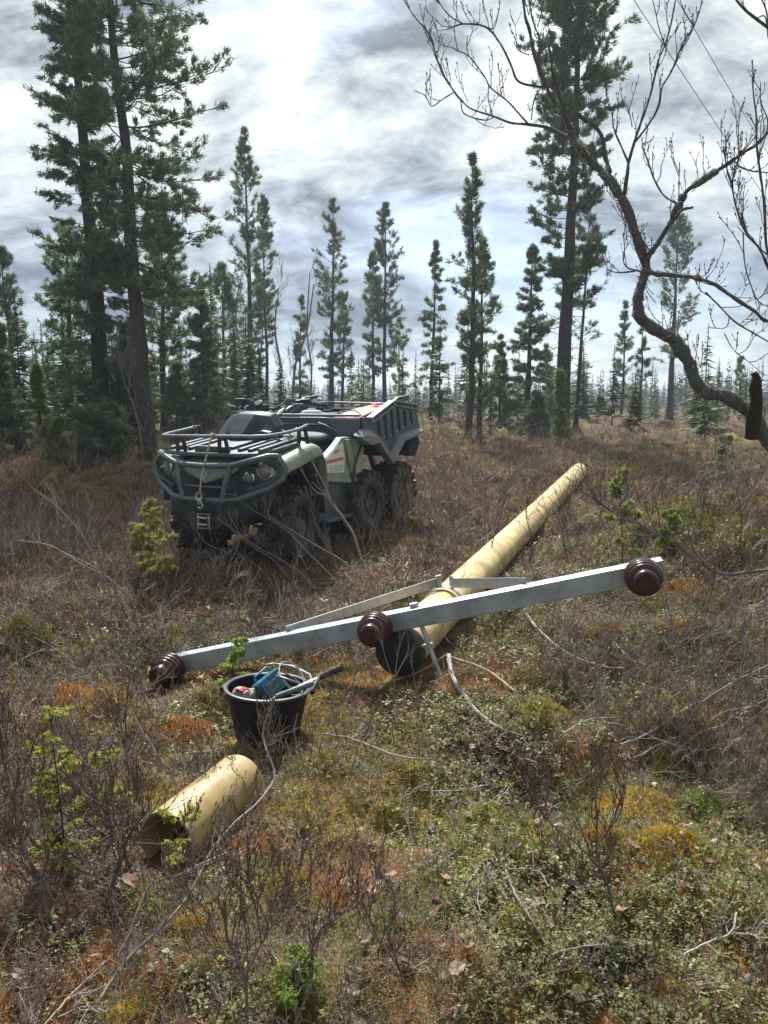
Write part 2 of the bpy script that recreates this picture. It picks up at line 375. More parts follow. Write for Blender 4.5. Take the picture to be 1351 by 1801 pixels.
ATV_Z = .20
def build_atv():
    root = empty('quad_bike', (AO[0], AO[1], ATV_Z), (0, 0, math.atan2(-math.cos(AR), -math.sin(AR))))
    tag(root, 'olive green and black six wheeled quad bike with front bumper frame and dumping cargo box', 'quad bike')
    c0 = np.array([0, 0, CAM_H]); O3 = np.array([AO[0], AO[1], ATV_Z]); f3 = np.array([*AF, 0]); l3 = np.array([*AL, 0])
    def sv_(px, py, v):
        r = ray(px, py); t = ((O3 + l3 * v - c0) @ l3) / (r @ l3); p = c0 + r * t - O3
        return (p @ f3, v, p[2])
    add = lambda mb, n, m, p=root, **k: mb.build(n, m, p, **k)
    # ---- wheels
    tp = [(.165, -.10), (.20, -.125), (.26, -.135), (.305, -.125), (.322, -.09), (.328, 0), (.322, .09), (.305, .125), (.26, .135), (.20, .125), (.165, .10)]
    ty = MB(); ty.lathe(tp, (0, 0, 0), (0, 1, 0), 40, closed=True)
    nl = 17
    for i in range(nl):
        for sd in (-1, 1):
            a = 2 * PI * (i + (.5 if sd > 0 else 0)) / nl
            for part in range(3):
                aa = a + part * .085; vv = sd * (.022 + part * .048); rr = .336 - .006 * part
                q = Quaternion((0, 1, 0), -aa + PI / 2)
                rad = Vector((math.cos(aa), 0, math.sin(aa)))
                M = Matrix((Vector((-math.sin(aa), 0, math.cos(aa))), Vector((0, 1, 0)), rad)).transposed()
                ty.box(rad * rr + Vector((0, vv, 0)), (.042, .055, .036), M, taper=.8)
            aa = a + .27; rad = Vector((math.cos(aa), 0, math.sin(aa)))
            M = Matrix((Vector((-math.sin(aa), 0, math.cos(aa))), Vector((0, 1, 0)), rad)).transposed()
            ty.box(rad * .305 + Vector((0, sd * .128, 0)), (.05, .026, .06), M, taper=.7)
    tyo = ty.build('tyre', M_RUBBER, None, angle=50); tme = tyo.data; bpy.data.objects.remove(tyo)
    rm = MB(); rm.lathe([(.17, -.095), (.175, -.10), (.16, -.085), (.15, .03), (.14, .05), (.06, .04), (.05, .075), (.0, .08)], (0, 0, 0), (0, 1, 0), 32, cap=False)
    rm.lathe([(.15, .04), (.172, .10), (.176, .098), (.165, .04)], (0, 0, 0), (0, 1, 0), 32, cap=False)
    for i in range(6):
        a = i * PI / 3; rm.box((math.cos(a) * .1, .055, math.sin(a) * .1), (.10, .03, .03), Quaternion((0, 1, 0), -a))
    for i in range(4):
        a = i * PI / 2 + .3; rm.lathe([(.009, 0), (.009, .02)], (math.cos(a) * .045, .07, math.sin(a) * .045), (0, 1, 0), 6)
    rmo = rm.build('rim', M_SLATE, None); rme = rmo.data; bpy.data.objects.remove(rmo)
    for u, z, st in ((0, .34, R(9)), (-1.32, .37, 0), (-2.08, .40, 0)):
        for sd in (1, -1):
            w = empty('wheel', (u, sd * .47, z), (0, 0, st if sd > 0 else st + PI)); w.parent = root
            t = bpy.data.objects.new('tyre', tme); COL.objects.link(t); t.parent = w; t.rotation_euler = (0, random.uniform(0, 6), 0)
            r_ = bpy.data.objects.new('rim', rme); COL.objects.link(r_); r_.parent = w
    # ---- chassis, floor, inner fenders
    m = MB(); m.box((-.35, 0, .42), (1.3, .34, .16)); m.box((-1.5, 0, .46), (1.7, .3, .16)); m.box((-.9, 0, .62), (1.2, .44, .3))
    for sd in (-1, 1):
        for u, z in ((0, .36), (-1.32, .39), (-2.08, .42)):
            m.tube([(u + .1, sd * .15, z - .04), (u, sd * .38, z - .06)], .018); m.tube([(u - .12, sd * .15, z - .04), (u, sd * .38, z - .06)], .018)
            m.tube([(u, sd * .12, z), (u, sd * .40, z)], .022)
            m.tube([(u + .05, sd * .2, z + .42), (u + .02, sd * .33, z + .02)], .03)
    add(m, 'chassis', M_BLACK, bevel=.01)
    for sd in (-1, 1):
        # wheel arch liner (front)
        G = []
        for (u, z) in ((.40, .55), (.38, .72), (.25, .84), (.05, .90), (-.15, .93), (-.30, .86), (-.38, .68), (-.42, .40)):
            G.append([(u, sd * .18, z), (u, sd * .40, z), (u, sd * .575, z - .005)])
        add(MB().grid(G), 'wheel_arch', M_BLACK, solid=.012)
        G = [[(.40, sd * .12, z), (-.42, sd * .12, z)] for z in (.35, .6, .9)]
        add(MB().grid(G), 'inner_fender', M_BLACK, solid=.01)
        # olive front fender
        G = []
        for (u, z, lo) in ((.43, .82, .06), (.36, .88, .09), (.20, .935, .11), (.02, .97, .11), (-.13, 1.01, .11), (-.235, 1.03, .11), (-.31, .99, .06), (-.355, .87, .02), (-.385, .74, .02), (-.40, .62, .02)):
            w = .62 if u < .4 else .59
            fl = 1 if u > -.26 else 0
            G.append([(u, sd * (.34 if fl else .50), z + (.045 if fl else 0)), (u, sd * (.48 if fl else .53), z + (.03 if fl else 0)), (u, sd * .575, z + .008), (u, sd * w, z - .012), (u - .005, sd * (w + .005), z - lo)])
        add(MB().grid(G), 'front_fender', M_OLIVE, solid=.012, sub=2)
        # side panel with molded ribs
        P = [(-.50, .86), (-.77, 1.0), (-.86, 1.06), (-1.16, 1.06), (-1.31, .95), (-1.25, .76), (-1.21, .58), (-.55, .66)]
        pn = MB(); pn.plate([(u, sd * .44, z) for u, z in P], (0, sd * .07, 0))
        pn.plate([(u, sd * .512, z) for u, z in ((-.90, 1.04), (-1.14, 1.04), (-1.27, .94), (-1.22, .70), (-1.02, .70), (-.95, .86))], (0, sd * .022, 0))
        pn.plate([(u, sd * .512, z) for u, z in ((-.56, .70), (-1.20, .64), (-1.205, .59), (-.56, .665))], (0, sd * .016, 0))
        po = add(pn, 'side_panel', M_OLIVE, bevel=.016, seg=3)
        if sd > 0:
            sk = MB(); sk.plate([(u, .5135, z) for u, z in ((-.545, .875), (-.72, .975), (-.86, 1.01), (-.90, .87), (-.885, .725), (-.575, .745))], (0, .003, 0))
            so_ = add(sk, 'warning_sticker', M_WHITE, po, smooth=False)
            ob = MB(); ob.plate([(u, .517, z) for u, z in ((-.56, .86), (-.87, .875), (-.87, .845), (-.56, .828))], (0, .002, 0))
            ob.plate([(u, .517, z) for u, z in ((-.70, .935), (-.80, .955), (-.80, .935), (-.70, .915))], (0, .002, 0))
            add(ob, 'sticker_band', M_ORANGE, so_, smooth=False)
            tx = MB(); rr = random.Random(4)
            for k in range(3):
                u = -.60
                while u > -.85:
                    w = rr.uniform(.01, .028); tx.box((u - w / 2, .5175, .80 - .022 * k), (w, .002, .006)); u -= w + .008
            add(tx, 'sticker_text', M_SLATE, so_, smooth=False)
        add(MB().plate([(u, sd * .40, z) for u, z in ((-.46, .66), (-1.18, .60), (-1.14, .30), (-.48, .28))], (0, sd * .08, 0)).box((-.82, sd * .44, .30), (.62, .24, .04)), 'footwell', M_SLATE, bevel=.012)
    # ---- cross shelf under the rack, hood
    hd = MB()
    G = []
    for (u, zc, hw, dz) in ((.18, .965, .30, .0), (.32, .93, .31, .01), (.44, .885, .32, .012), (.50, .85, .31, .015), (.53, .80, .28, .01), (.545, .755, .17, .006), (.545, .725, .05, .002)):
        G.append([(u - abs(t) * .05, t * hw, zc + dz * (1 - t * t) * 1.5 + (.025 * abs(t) if zc < .9 else 0)) for t in (-1, -.66, -.33, 0, .33, .66, 1)])
    add(hd.grid(G), 'hood', M_OLIVE, solid=.012, sub=2)
    # lamp brow wings in olive
    for sd in (-1, 1):
        add(MB().plate([(.50, sd * .28, .865), (.455, sd * .42, .90), (.40, sd * .56, .935), (.40, sd * .57, .95), (.44, sd * .40, .935), (.48, sd * .26, .90)], (-.05, 0, 0)), 'lamp_brow', M_OLIVE, bevel=.008)
    # emblem: broken ring with a short bar
    em = MB(); em.lathe([(.022, 0), (.030, 0), (.030, .006), (.022, .006)], (.548, 0, .80), (1, .0, .25), 24, closed=True)
    em.tube([(.556, -.012, .811), (.556, 0, .803), (.556, .014, .803)], .003, 6)
    add(em, 'emblem', M_STEEL)
    # ---- nose: grille housing and lamps
    g = MB()
    g.plate([(.40, -.40, .88), (.40, .40, .88), (.40, .42, .68), (.40, .2, .60), (.40, -.2, .60), (.40, -.42, .68)], (.06, 0, 0))
    for z in (.64, .67, .70, .73): g.box((.468, 0, z), (.012, .34, .008))
    for k in range(-4, 5): g.box((.466, k * .04, .685), (.010, .007, .10))
    add(g, 'grille', M_BLACK, bevel=.006)
    for sd in (-1, 1):
        h = MB(); h.plate([(.40, sd * .27, .86), (.37, sd * .60, .945), (.33, sd * .67, .84), (.37, sd * .55, .745), (.42, sd * .30, .70)], (.04, 0, 0))
        ho = add(h, 'lamp_housing', M_BLACK, bevel=.012)
        for (v, z, r_, u) in ((.505, .845, .062, .40), (.375, .785, .040, .44)):
            l = MB(); l.lathe([(r_ * 1.16, -.02), (r_ * 1.16, .018), (r_ * 1.0, .022), (r_ * .96, -.005), (r_ * .55, -.03), (r_ * .1, -.04)], (u, sd * v, z), (1, sd * .25, .05), 28, cap=False)
            lo = add(l, 'headlight', M_CHROME)
            g2 = MB(); g2.lathe([(r_ * .98, .012), (r_ * .85, .026), (r_ * .5, .037), (.0, .04)], (u, sd * v, z), (1, sd * .25, .05), 28, cap=False)
            add(g2, 'lens', M_GLASS, lo)
            g3 = MB(); g3.lathe([(.001, -.03), (r_ * .3, -.02), (r_ * .32, .0), (r_ * .2, .012), (0.001, .014)], (u, sd * v, z), (1, sd * .25, .05), 16)
            add(g3, 'bulb_shield', M_SLATE, lo)
        # fog lamp / reflector and bolt on the lower panel
        f = MB(); f.lathe([(.05, -.03), (.052, .02), (.044, .024)], (.44, sd * .385, .565), (1, sd * .1, 0), 24); fo = add(f, 'lamp_cup', M_BLACK)
        f = MB(); f.lathe([(.034, .02), (.028, .032), (.001, .036)], (.44, sd * .385, .565), (1, sd * .1, 0), 20); add(f, 'reflector', M_AMBER if sd > 0 else M_CHROME, fo)
        f = MB(); f.lathe([(.017, 0), (.017, .02), (.008, .022), (.008, .01)], (.47, sd * .355, .49), (1, 0, 0), 18); add(f, 'tow_eye', M_STEEL)
    lp = MB()
    lp.loft([[(u, -w, z), (u, w, z), (u - .09, w, z), (u - .09, -w, z)] for (u, w, z) in ((.44, .46, .62), (.50, .42, .58), (.50, .40, .46), (.44, .30, .36), (.34, .22, .28))])
    add(lp, 'lower_front_panel', M_BLACK, bevel=.012)
    wn = MB(); wn.tube([(.50, -.10, .43), (.50, .10, .43)], .04, 20); wn.box((.50, -.13, .43), (.11, .06, .12)); wn.box((.50, .13, .43), (.11, .06, .12)); wn.box((.51, 0, .37), (.08, .3, .02))
    wo = add(wn, 'winch', M_BLACK, bevel=.008)
    fr = MB()
    for sd in (-1, 1): fr.tube([(.575, sd * .055, .37), (.575, sd * .055, .47)], .012, 12)
    for z in (.392, .448): fr.tube([(.585, -.05, z), (.585, .05, z)], .011, 12)
    fr.box((.565, 0, .48), (.02, .15, .008)); fr.box((.565, 0, .36), (.02, .15, .008))
    add(fr, 'fairlead', M_STEEL, wo)
    # ---- bumper frame
    b = MB(); tr = .024
    up = [(.30, .56, 1.0), (.45, .57, .955), (.50, .48, .95), (.55, .28, .885), (.56, 0, .875), (.55, -.28, .885), (.50, -.48, .93), (.45, -.57, .94)]
    b.tube([(.36, .60, .96), (.44, .56, .965), (.50, .44, .93), (.55, .28, .885), (.565, 0, .875), (.55, -.28, .885), (.50, -.44, .93), (.44, -.56, .965), (.36, -.60, .96)], tr, 12)
    lowp = [(.36, .60, .96), (.36, .67, .87), (.38, .66, .78), (.44, .55, .70), (.55, .33, .615), (.575, .2, .60), (.58, 0, .60), (.575, -.2, .60), (.55, -.33, .615), (.44, -.55, .70), (.38, -.66, .78), (.36, -.67, .87), (.36, -.60, .96)]
    b.tube(lowp, tr, 12)
    for sd in (-1, 1):
        b.tube([(.55, sd * .27, .885), (.58, sd * .235, .74), (.578, sd * .20, .60)], tr, 12)
        b.tube([(.55, sd * .28, .62), (.44, sd * .26, .50)], .02, 10)
        b.tube([(.36, sd * .63, .90), (.10, sd * .30, .80)], .018, 10)
    b.tube([(.52, -.24, .70), (.52, .24, .70)], .014, 8)
    bo = add(b, 'bumper_frame', M_STEELB, angle=60)
    for sd in (-1, 1):
        q = MB(); q.plate([(.42, sd * .40, .655), (.36, sd * .62, .745), (.34, sd * .69, .86), (.34, sd * .63, .95), (.36, sd * .60, .93), (.37, sd * .635, .86), (.40, sd * .58, .77), (.46, sd * .38, .70)], (.05, 0, 0))
        add(q, 'bumper_wing', M_STEELB, bo, bevel=.008)
    # ---- front rack
    rk = MB(); outline = [(.44, -.46), (.49, -.30), (.50, 0), (.49, .30), (.44, .46), (.25, .51), (-.10, .53), (-.18, .43), (-.18, -.43), (-.10, -.53), (.25, -.51)]
    zf = lambda u: .985 + (.46 - u) * .13
    rk.plate([(u, v, zf(u) - .035) for u, v in outline], (0, 0, .035))
    for v in (-.46, -.36, -.26, .26, .36, .46):
        rk.box((.14, v, zf(.14) + .012), (.56, .045, .03), Quaternion((0, 1, 0), math.atan(.13)))
    rk.box((.43, 0, zf(.43) + .02), (.06, .34, .05)); rk.box((.1, 0, zf(.1) + .012), (.5, .30, .03), Quaternion((0, 1, 0), math.atan(.13)))
    add(rk, 'front_rack', M_SLATE, bevel=.012, seg=3)
    rl = MB(); rail = [(-.12, .58, 1.195), (.05, .60, 1.165), (.28, .59, 1.14), (.42, .54, 1.125), (.475, .42, 1.12), (.49, 0, 1.115), (.475, -.42, 1.11), (.42, -.54, 1.11), (.28, -.60, 1.12), (.0, -.62, 1.15), (-.10, -.60, 1.165)]
    rl.tube(rail, .014, 10); rlo = add(rl, 'rack_rail', M_GREYP, angle=60)
    for (u, v) in ((.45, -.30), (.45, .14), (-.10, .56), (-.10, -.58)):
        p = MB(); z0 = zf(u) - .02; z1 = 1.115 if u > 0 else 1.18
        for s_ in (-1, 1): p.plate([(u, v + s_ * .06, z0), (u, v + s_ * .028, z0), (u + .02, v + s_ * .012, z1), (u + .02, v + s_ * .045, z1)], (.02, 0, 0))
        p.box((u + .02, v, z0 + .05), (.03, .08, .03)); add(p, 'rail_bracket', M_BLACK, rlo, bevel=.005)
    # rope from rack to the winch hook
    rp = MB(); pts = [(.505, .06, 1.125), (.53, .05, 1.06), (.575, .03, .90), (.60, .005, .74), (.61, .0, .665)]
    rp.tube(pts, .008, 8); rp.lathe([(.016, -.012), (.024, -.012), (.024, .012), (.016, .012)], (.498, .06, 1.118), (0, 1, 0), 14, closed=True)
    ro = add(rp, 'tie_rope', M_ROPE)
    hk = MB(); hk.lathe([(.016, -.012), (.040, -.016), (.040, .016), (.016, .012)], (.612, 0, .635), (1, 0, 0), 20, closed=True)
    hk.tube([(.61, 0, .60), (.615, .02, .575), (.615, .03, .55), (.615, .01, .532), (.615, -.02, .54)], .010, 8); hk.tube([(.61, -.02, .60), (.61, -.01, .565)], .012, 8)
    add(hk, 'winch_hook', M_STEEL)
    # ---- dash cowl, handlebar
    cw = MB(); rings = []
    for (u, w, zb, zt, wt) in ((.10, .13, 1.06, 1.10, .10), (.05, .24, 1.05, 1.15, .17), (-.03, .275, 1.04, 1.245, .21), (-.09, .27, 1.04, 1.305, .21), (-.20, .26, 1.04, 1.325, .19), (-.34, .19, 1.05, 1.29, .14)):
        rings.append([(u - .04, -w - .03, zb), (u - .05, -w * 1.04 - .03, (zb + zt) / 2), (u - .06, -wt - .03, zt - .03), (u, -wt * .45 - .03, zt - .012), (u, wt * .45 - .03, zt - .012), (u - .06, wt - .03, zt - .03), (u - .05, w * 1.04 - .03, (zb + zt) / 2), (u - .04, w - .03, zb)])
    co = add(cw.loft(rings), 'dash_cowl', M_COWL, bevel=.012, seg=2, angle=22)
    tt = MB()
    for k in range(9): tt.box((.076, -.085 + k * .0125, 1.152), (.004, .008, .011))
    add(tt, 'cowl_lettering', M_GREYP, co, smooth=False)
    sc = MB(); sc.plate([(-.02, .12, 1.13), (-.03, .20, 1.155), (-.05, .275, 1.14), (-.04, .20, 1.10)], (.05, 0, -.01))
    add(sc, 'cowl_vent', M_BLACK, co, bevel=.005)
    gp = MB(); gp.lathe([(.035, -.03), (.042, .01), (.04, .018), (.034, .019)], (-.33, -.06, 1.375), (.55, 0, .6), 22); gp.box((-.36, -.04, 1.34), (.08, .10, .06))
    add(gp, 'gauge_pod', M_BLACK, bevel=.006)
    gl = MB(); gl.lathe([(.035, .0), (.03, .004), (.0, .005)], (-.322, -.06, 1.386), (.55, 0, .6), 22, cap=False); add(gl, 'gauge_glass', M_STEELB)
    hb = MB(); hb.tube([(-.46, -.30, 1.40), (-.42, -.18, 1.385), (-.38, -.08, 1.33), (-.38, .08, 1.33), (-.42, .18, 1.385), (-.46, .30, 1.40)], .013, 10); hbo = add(hb, 'handlebar', M_BLACK)
    for sd in (-1, 1):
        gr = MB(); gr.tube([(-.455, sd * .24, 1.398), (-.50, sd * .37, 1.405)], .019, 12); gr.lathe([(.024, 0), (.024, .008)], (-.50, sd * .37, 1.405), (-.35, sd, 0), 14); add(gr, 'grip', M_RUBBER, hbo)
        lv = MB(); lv.tube([(-.41, sd * .20, 1.385), (-.38, sd * .25, 1.37), (-.42, sd * .36, 1.375)], .006, 6); lv.box((-.42, sd * .20, 1.385), (.05, .05, .05)); lv.box((-.41, sd * .235, 1.40), (.055, .07, .045)); add(lv, 'brake_lever', M_STEELB, hbo, bevel=.005)
        cb = MB(); cb.tube([(-.40, sd * .21, 1.37), (-.32, sd * .26, 1.36), (-.26, sd * .24, 1.30), (-.28, sd * .16, 1.24)], .005, 6); cb.tube([(-.40, sd * .19, 1.37), (-.30, sd * .20, 1.345), (-.27, sd * .14, 1.27)], .005, 6); add(cb, 'control_cable', M_BLACK, hbo)
    mr = MB(); mr.box((-.37, -.30, 1.395), (.05, .11, .065)); add(mr, 'throttle_box', M_BLACK, bevel=.012, seg=3)
    # hose loops beside the cowl
    hs = MB(); hs.tube([(-.02, .34, 1.12), (.0, .40, 1.155), (-.01, .47, 1.13), (-.03, .49, 1.09), (.0, .42, 1.065), (.02, .35, 1.08), (-.01, .34, 1.12)], .007, 8); add(hs, 'cable_loop', M_BLACK)
    hs = MB(); hs.tube([(-.10, .47, 1.08), (-.12, .50, 1.12), (-.14, .49, 1.155), (-.17, .44, 1.16)], .014, 10); add(hs, 'pale_hose', M_WHITE)
    # ---- tank cover and seat
    bd = MB(); rings = []
    for (u, w, zt) in ((-.16, .30, 1.04), (-.34, .27, 1.04), (-.50, .24, 1.03), (-1.10, .26, 1.02)):
        rings.append([(u, -w - .08, .75), (u, -w, zt - .06), (u, -w * .6, zt), (u, w * .6, zt), (u, w, zt - .06), (u, w + .08, .75)])
    add(bd.loft(rings), 'engine_cover', M_SLATE, bevel=.02)
    st = MB(); rings = []
    for (u, w, zt) in ((-.34, .08, 1.09), (-.42, .16, 1.115), (-.58, .21, 1.11), (-.78, .27, 1.09), (-.98, .30, 1.10), (-1.06, .28, 1.11), (-1.11, .22, 1.09)):
        rings.append([(u, -w, .96), (u, -w - .01, zt - .045), (u, -w * .8, zt - .008), (u, 0, zt), (u, w * .8, zt - .008), (u, w + .01, zt - .045), (u, w, .96)])
    add(st.loft(rings), 'seat', M_SEAT, sub=2)
    # ---- cargo box
    cb = MB(); u0, u1 = -1.14, -2.50
    cb.box(((u0 + u1) / 2, 0, 1.0), (u0 - u1, 1.10, .04))
    cb.box((u0 - .015, 0, 1.11), (.03, 1.12, .26)); cb.box((u0 + .01, 0, 1.02), (.03, 1.0, .03)); cb.box((u0 + .01, 0, 1.17), (.02, 1.0, .02))
    cbo = add(cb, 'cargo_box', M_SLATE, bevel=.01)
    for sd in (-1, 1):
        top = [(-1.14, 1.245), sv_(651, 731, .6)[0::2], sv_(690, 708, .6)[0::2], sv_(731, 713, .6)[0::2]]
        top = [(-1.14, 1.245), (-1.33, 1.245), (-1.80, 1.395), (-2.42, 1.35)]
        low = [(-2.55, 1.09), (-2.12, 1.06), (-1.78, .84), (-1.36, 1.07), (-1.14, 1.07)]
        sp = MB(); sp.plate([(u, sd * .565, z) for u, z in top + low], (0, sd * .025, 0))
        # ribs
        for k in range(6):
            u = -1.48 - .16 * k; zt = np.interp(-u, [1.33, 1.80, 2.42], [1.245, 1.395, 1.35]) - .065
            zb = [1.08, 1.03, 1.05, 1.11, 1.15, 1.18][k]
            sp.plate([(u + .03, sd * .59, zt), (u - .055, sd * .59, zt), (u - .07, sd * .59, zb + .01), (u - .02, sd * .59, zb - .03)], (0, sd * .022, 0))
        so2 = add(sp, 'side_wall', M_SLATE, bevel=.008)
        for k in range(5):
            bt = MB(); bt.box((-1.56 - .16 * k, sd * .613, [1.04, 1.045, 1.085, 1.125, 1.16][k]), (.05, .012, .018)); add(bt, 'drain_slot', M_GREYP, so2, bevel=.003)
        # flare
        fo_ = [sv_(x, y, .62) for x, y in ((631, 769), (640, 758), (653, 757), (664, 767), (689, 803), (705, 766), (740, 754))]
        fi_ = [sv_(x, y, .62) for x, y in ((633, 772), (641, 776), (651, 782), (663, 778), (688, 815), (708, 775), (740, 761))]
        G = []
        for a, c in zip(fo_, fi_):
            G.append([(a[0], sd * .56, a[2] + .015), (a[0], sd * .61, a[2]), (a[0], sd * .655, (a[2] * .6 + c[2] * .4)), (c[0], sd * .65, c[2]), (c[0], sd * .57, c[2] - .005)])
        add(MB().grid(G), 'wheel_flare', M_GREYP, solid=.01, bevel=.004)
        # top frame with rectangular cut outs (built from bars)
        tf = MB(); A = Vector((-1.30, sd * .578, 1.235)); B = Vector((-1.82, sd * .578, 1.405)); Cc = Vector((-2.44, sd * .578, 1.36))
        for (p, q) in ((A, B), (B, Cc)):
            d = (q - p); n = Vector((-d.z, 0, d.x)).normalized(); n = n if n.z > 0 else -n; L = d.length; ang = Quaternion((0, 1, 0), -math.atan2(d.z, d.x))
            for off in (.0, -.05): tf.box((p + q) / 2 + n * off, (L, .075, .014), ang)
            for t_ in (.02, .30, .42, .56, .70, .98): tf.box(p + d * t_ + n * -.025, (.035 if t_ in (.02, .98) else .02, .07, .045), ang)
        add(tf, 'top_rail', M_GREYP, so2, bevel=.004)
        ha = MB(); ha.plate([(-1.86, sd * .56, 1.41), (-1.95, sd * .56, 1.445), (-2.22, sd * .56, 1.47), (-2.22, sd * .56, 1.44), (-1.98, sd * .56, 1.415)], (0, sd * .04, 0)); add(ha, 'grab_handle', M_BLACK, so2, bevel=.005)
        wi = MB(); G = []
        for (u, z) in ((-2.0, .96), (-2.14, 1.03), (-2.46, 1.05), (-2.50, .93), (-2.38, .80)): G.append([(u, sd * .28, z), (u, sd * .60, z - .01)])
        wi.grid(G); G = []
        for (u, z) in ((-.98, .5), (-1.05, .80), (-1.20, 1.0), (-1.55, 1.03), (-1.74, .84)): G.append([(u, sd * .28, z), (u, sd * .56, z - .01)])
        wi.grid(G)
        add(wi, 'rear_fender', M_BLACK, solid=.015)
    tg = MB(); tg.box((-2.52, 0, 1.15), (.035, 1.12, .34)); tg.box((-2.545, 0, 1.28), (.03, .9, .03)); tg.box((-2.545, 0, 1.05), (.03, .9, .03)); add(tg, 'tailgate', M_SLATE, bevel=.01)
    rr = MB(); rr.tube([(-1.13, -.56, 1.262), (-1.13, .56, 1.262)], .013, 10); add(rr, 'front_rail', M_GREYP)
    rr = MB(); rr.tube([(-1.13, -.575, 1.262), (-1.5, -.585, 1.34), (-2.4, -.585, 1.385), (-2.5, -.5, 1.385), (-2.52, .2, 1.37)], .013, 10); add(rr, 'far_rail', M_GREYP)
    rr = MB(); rr.tube([(-1.16, .20, 1.25), (-1.2, .32, 1.30), (-1.3, .42, 1.31), (-1.32, .50, 1.24)], .006, 8); rr.tube([(-1.11, .1, 1.19), (-1.10, .20, 1.16), (-1.08, .34, 1.10)], .006, 8); add(rr, 'box_strap', M_GREYP)
    rr = MB(); rr.plate([(-1.10, .20, 1.23), (-1.10, .57, 1.23), (-1.02, .59, 1.08), (-1.08, .34, 1.05)], (-.03, 0, 0)); add(rr, 'corner_guard', M_SLATE, bevel=.008)
    return root
build_atv()
def cargo():
    q = Quaternion((0, 0, 1), math.atan2(-math.cos(AR), -math.sin(AR)))
    def Wp(u, v, z): return Vector((AO[0], AO[1], ATV_Z)) + q @ Vector((u, v, z))
    m = MB(); m.loft([[Wp(u, .20, z0), Wp(u, .50, z0), Wp(u, .50, z1), Wp(u, .20, z1)] for u, z0, z1 in ((-1.25, 1.03, 1.245), (-1.6, 1.03, 1.31), (-2.05, 1.03, 1.36))])
    m.box(Wp(-1.9, .35, 1.365), (.1, .08, .02), q)
    tag(m.build('tool_crate', M_RED, None, bevel=.012), 'orange red crate lid showing above the side of the cargo box', 'crate')
    m = MB(); m.lathe([(.0, 0), (.10, .01), (.12, .05), (.12, .24), (.10, .27), (.04, .28), (.04, .30), (0, .30)], Wp(-1.45, -.18, 1.03), (0, 0, 1), 20)
    tag(m.build('canister', M_WHITE, None), 'white canister standing in the cargo box behind the seat', 'canister')
    m = MB(); m.box(Wp(-1.9, -.25, 1.14), (.5, .4, .22), q); m.box(Wp(-1.9, -.25, 1.26), (.53, .43, .03), q)
    m.box(Wp(-1.9, -.25, 1.29), (.16, .03, .03), q)
    tag(m.build('storage_case', M_BLACK, None, bevel=.012), 'black storage case lying at the far side of the cargo box', 'case')
cargo()

# ================================================================ power pole lying on the ground
M_FRP = mat('pole_composite', (.44, .33, .14), .5, second=(.56, .44, .21), var=.16, vscale=5, bump=.04, bscale=25, rvar=.1)
M_FRP2 = mat('pipe_composite', (.44, .32, .11), .5, second=(.30, .22, .11), var=.3, vscale=11, bump=.06, bscale=25, rvar=.12)
stain(M_FRP, (.20, .155, .09), (2.2, 9, 9), .52, .72, .55); stain(M_FRP2, (.13, .095, .055), (7, 5, 9), .50, .70, .65)
M_GALV = mat('galvanised_steel', (.27, .31, .36), .5, .55, second=(.36, .40, .44), var=.12, vscale=7, rvar=.08)
M_GALV2 = mat('dull_galvanised_steel', (.40, .42, .43), .55, .5, var=.22, vscale=14, rvar=.1)
M_PORC = mat('brown_glaze', (.040, .013, .013), .3, var=.3, vscale=12, spec=.4, coat=.15)
stain(M_GALV, (.17, .175, .18), (5, 7, 12), .55, .72, .5)
M_CAP = mat('rubber_cap', (.010, .011, .014), .5, var=.3, vscale=20, bump=.15, bscale=80)
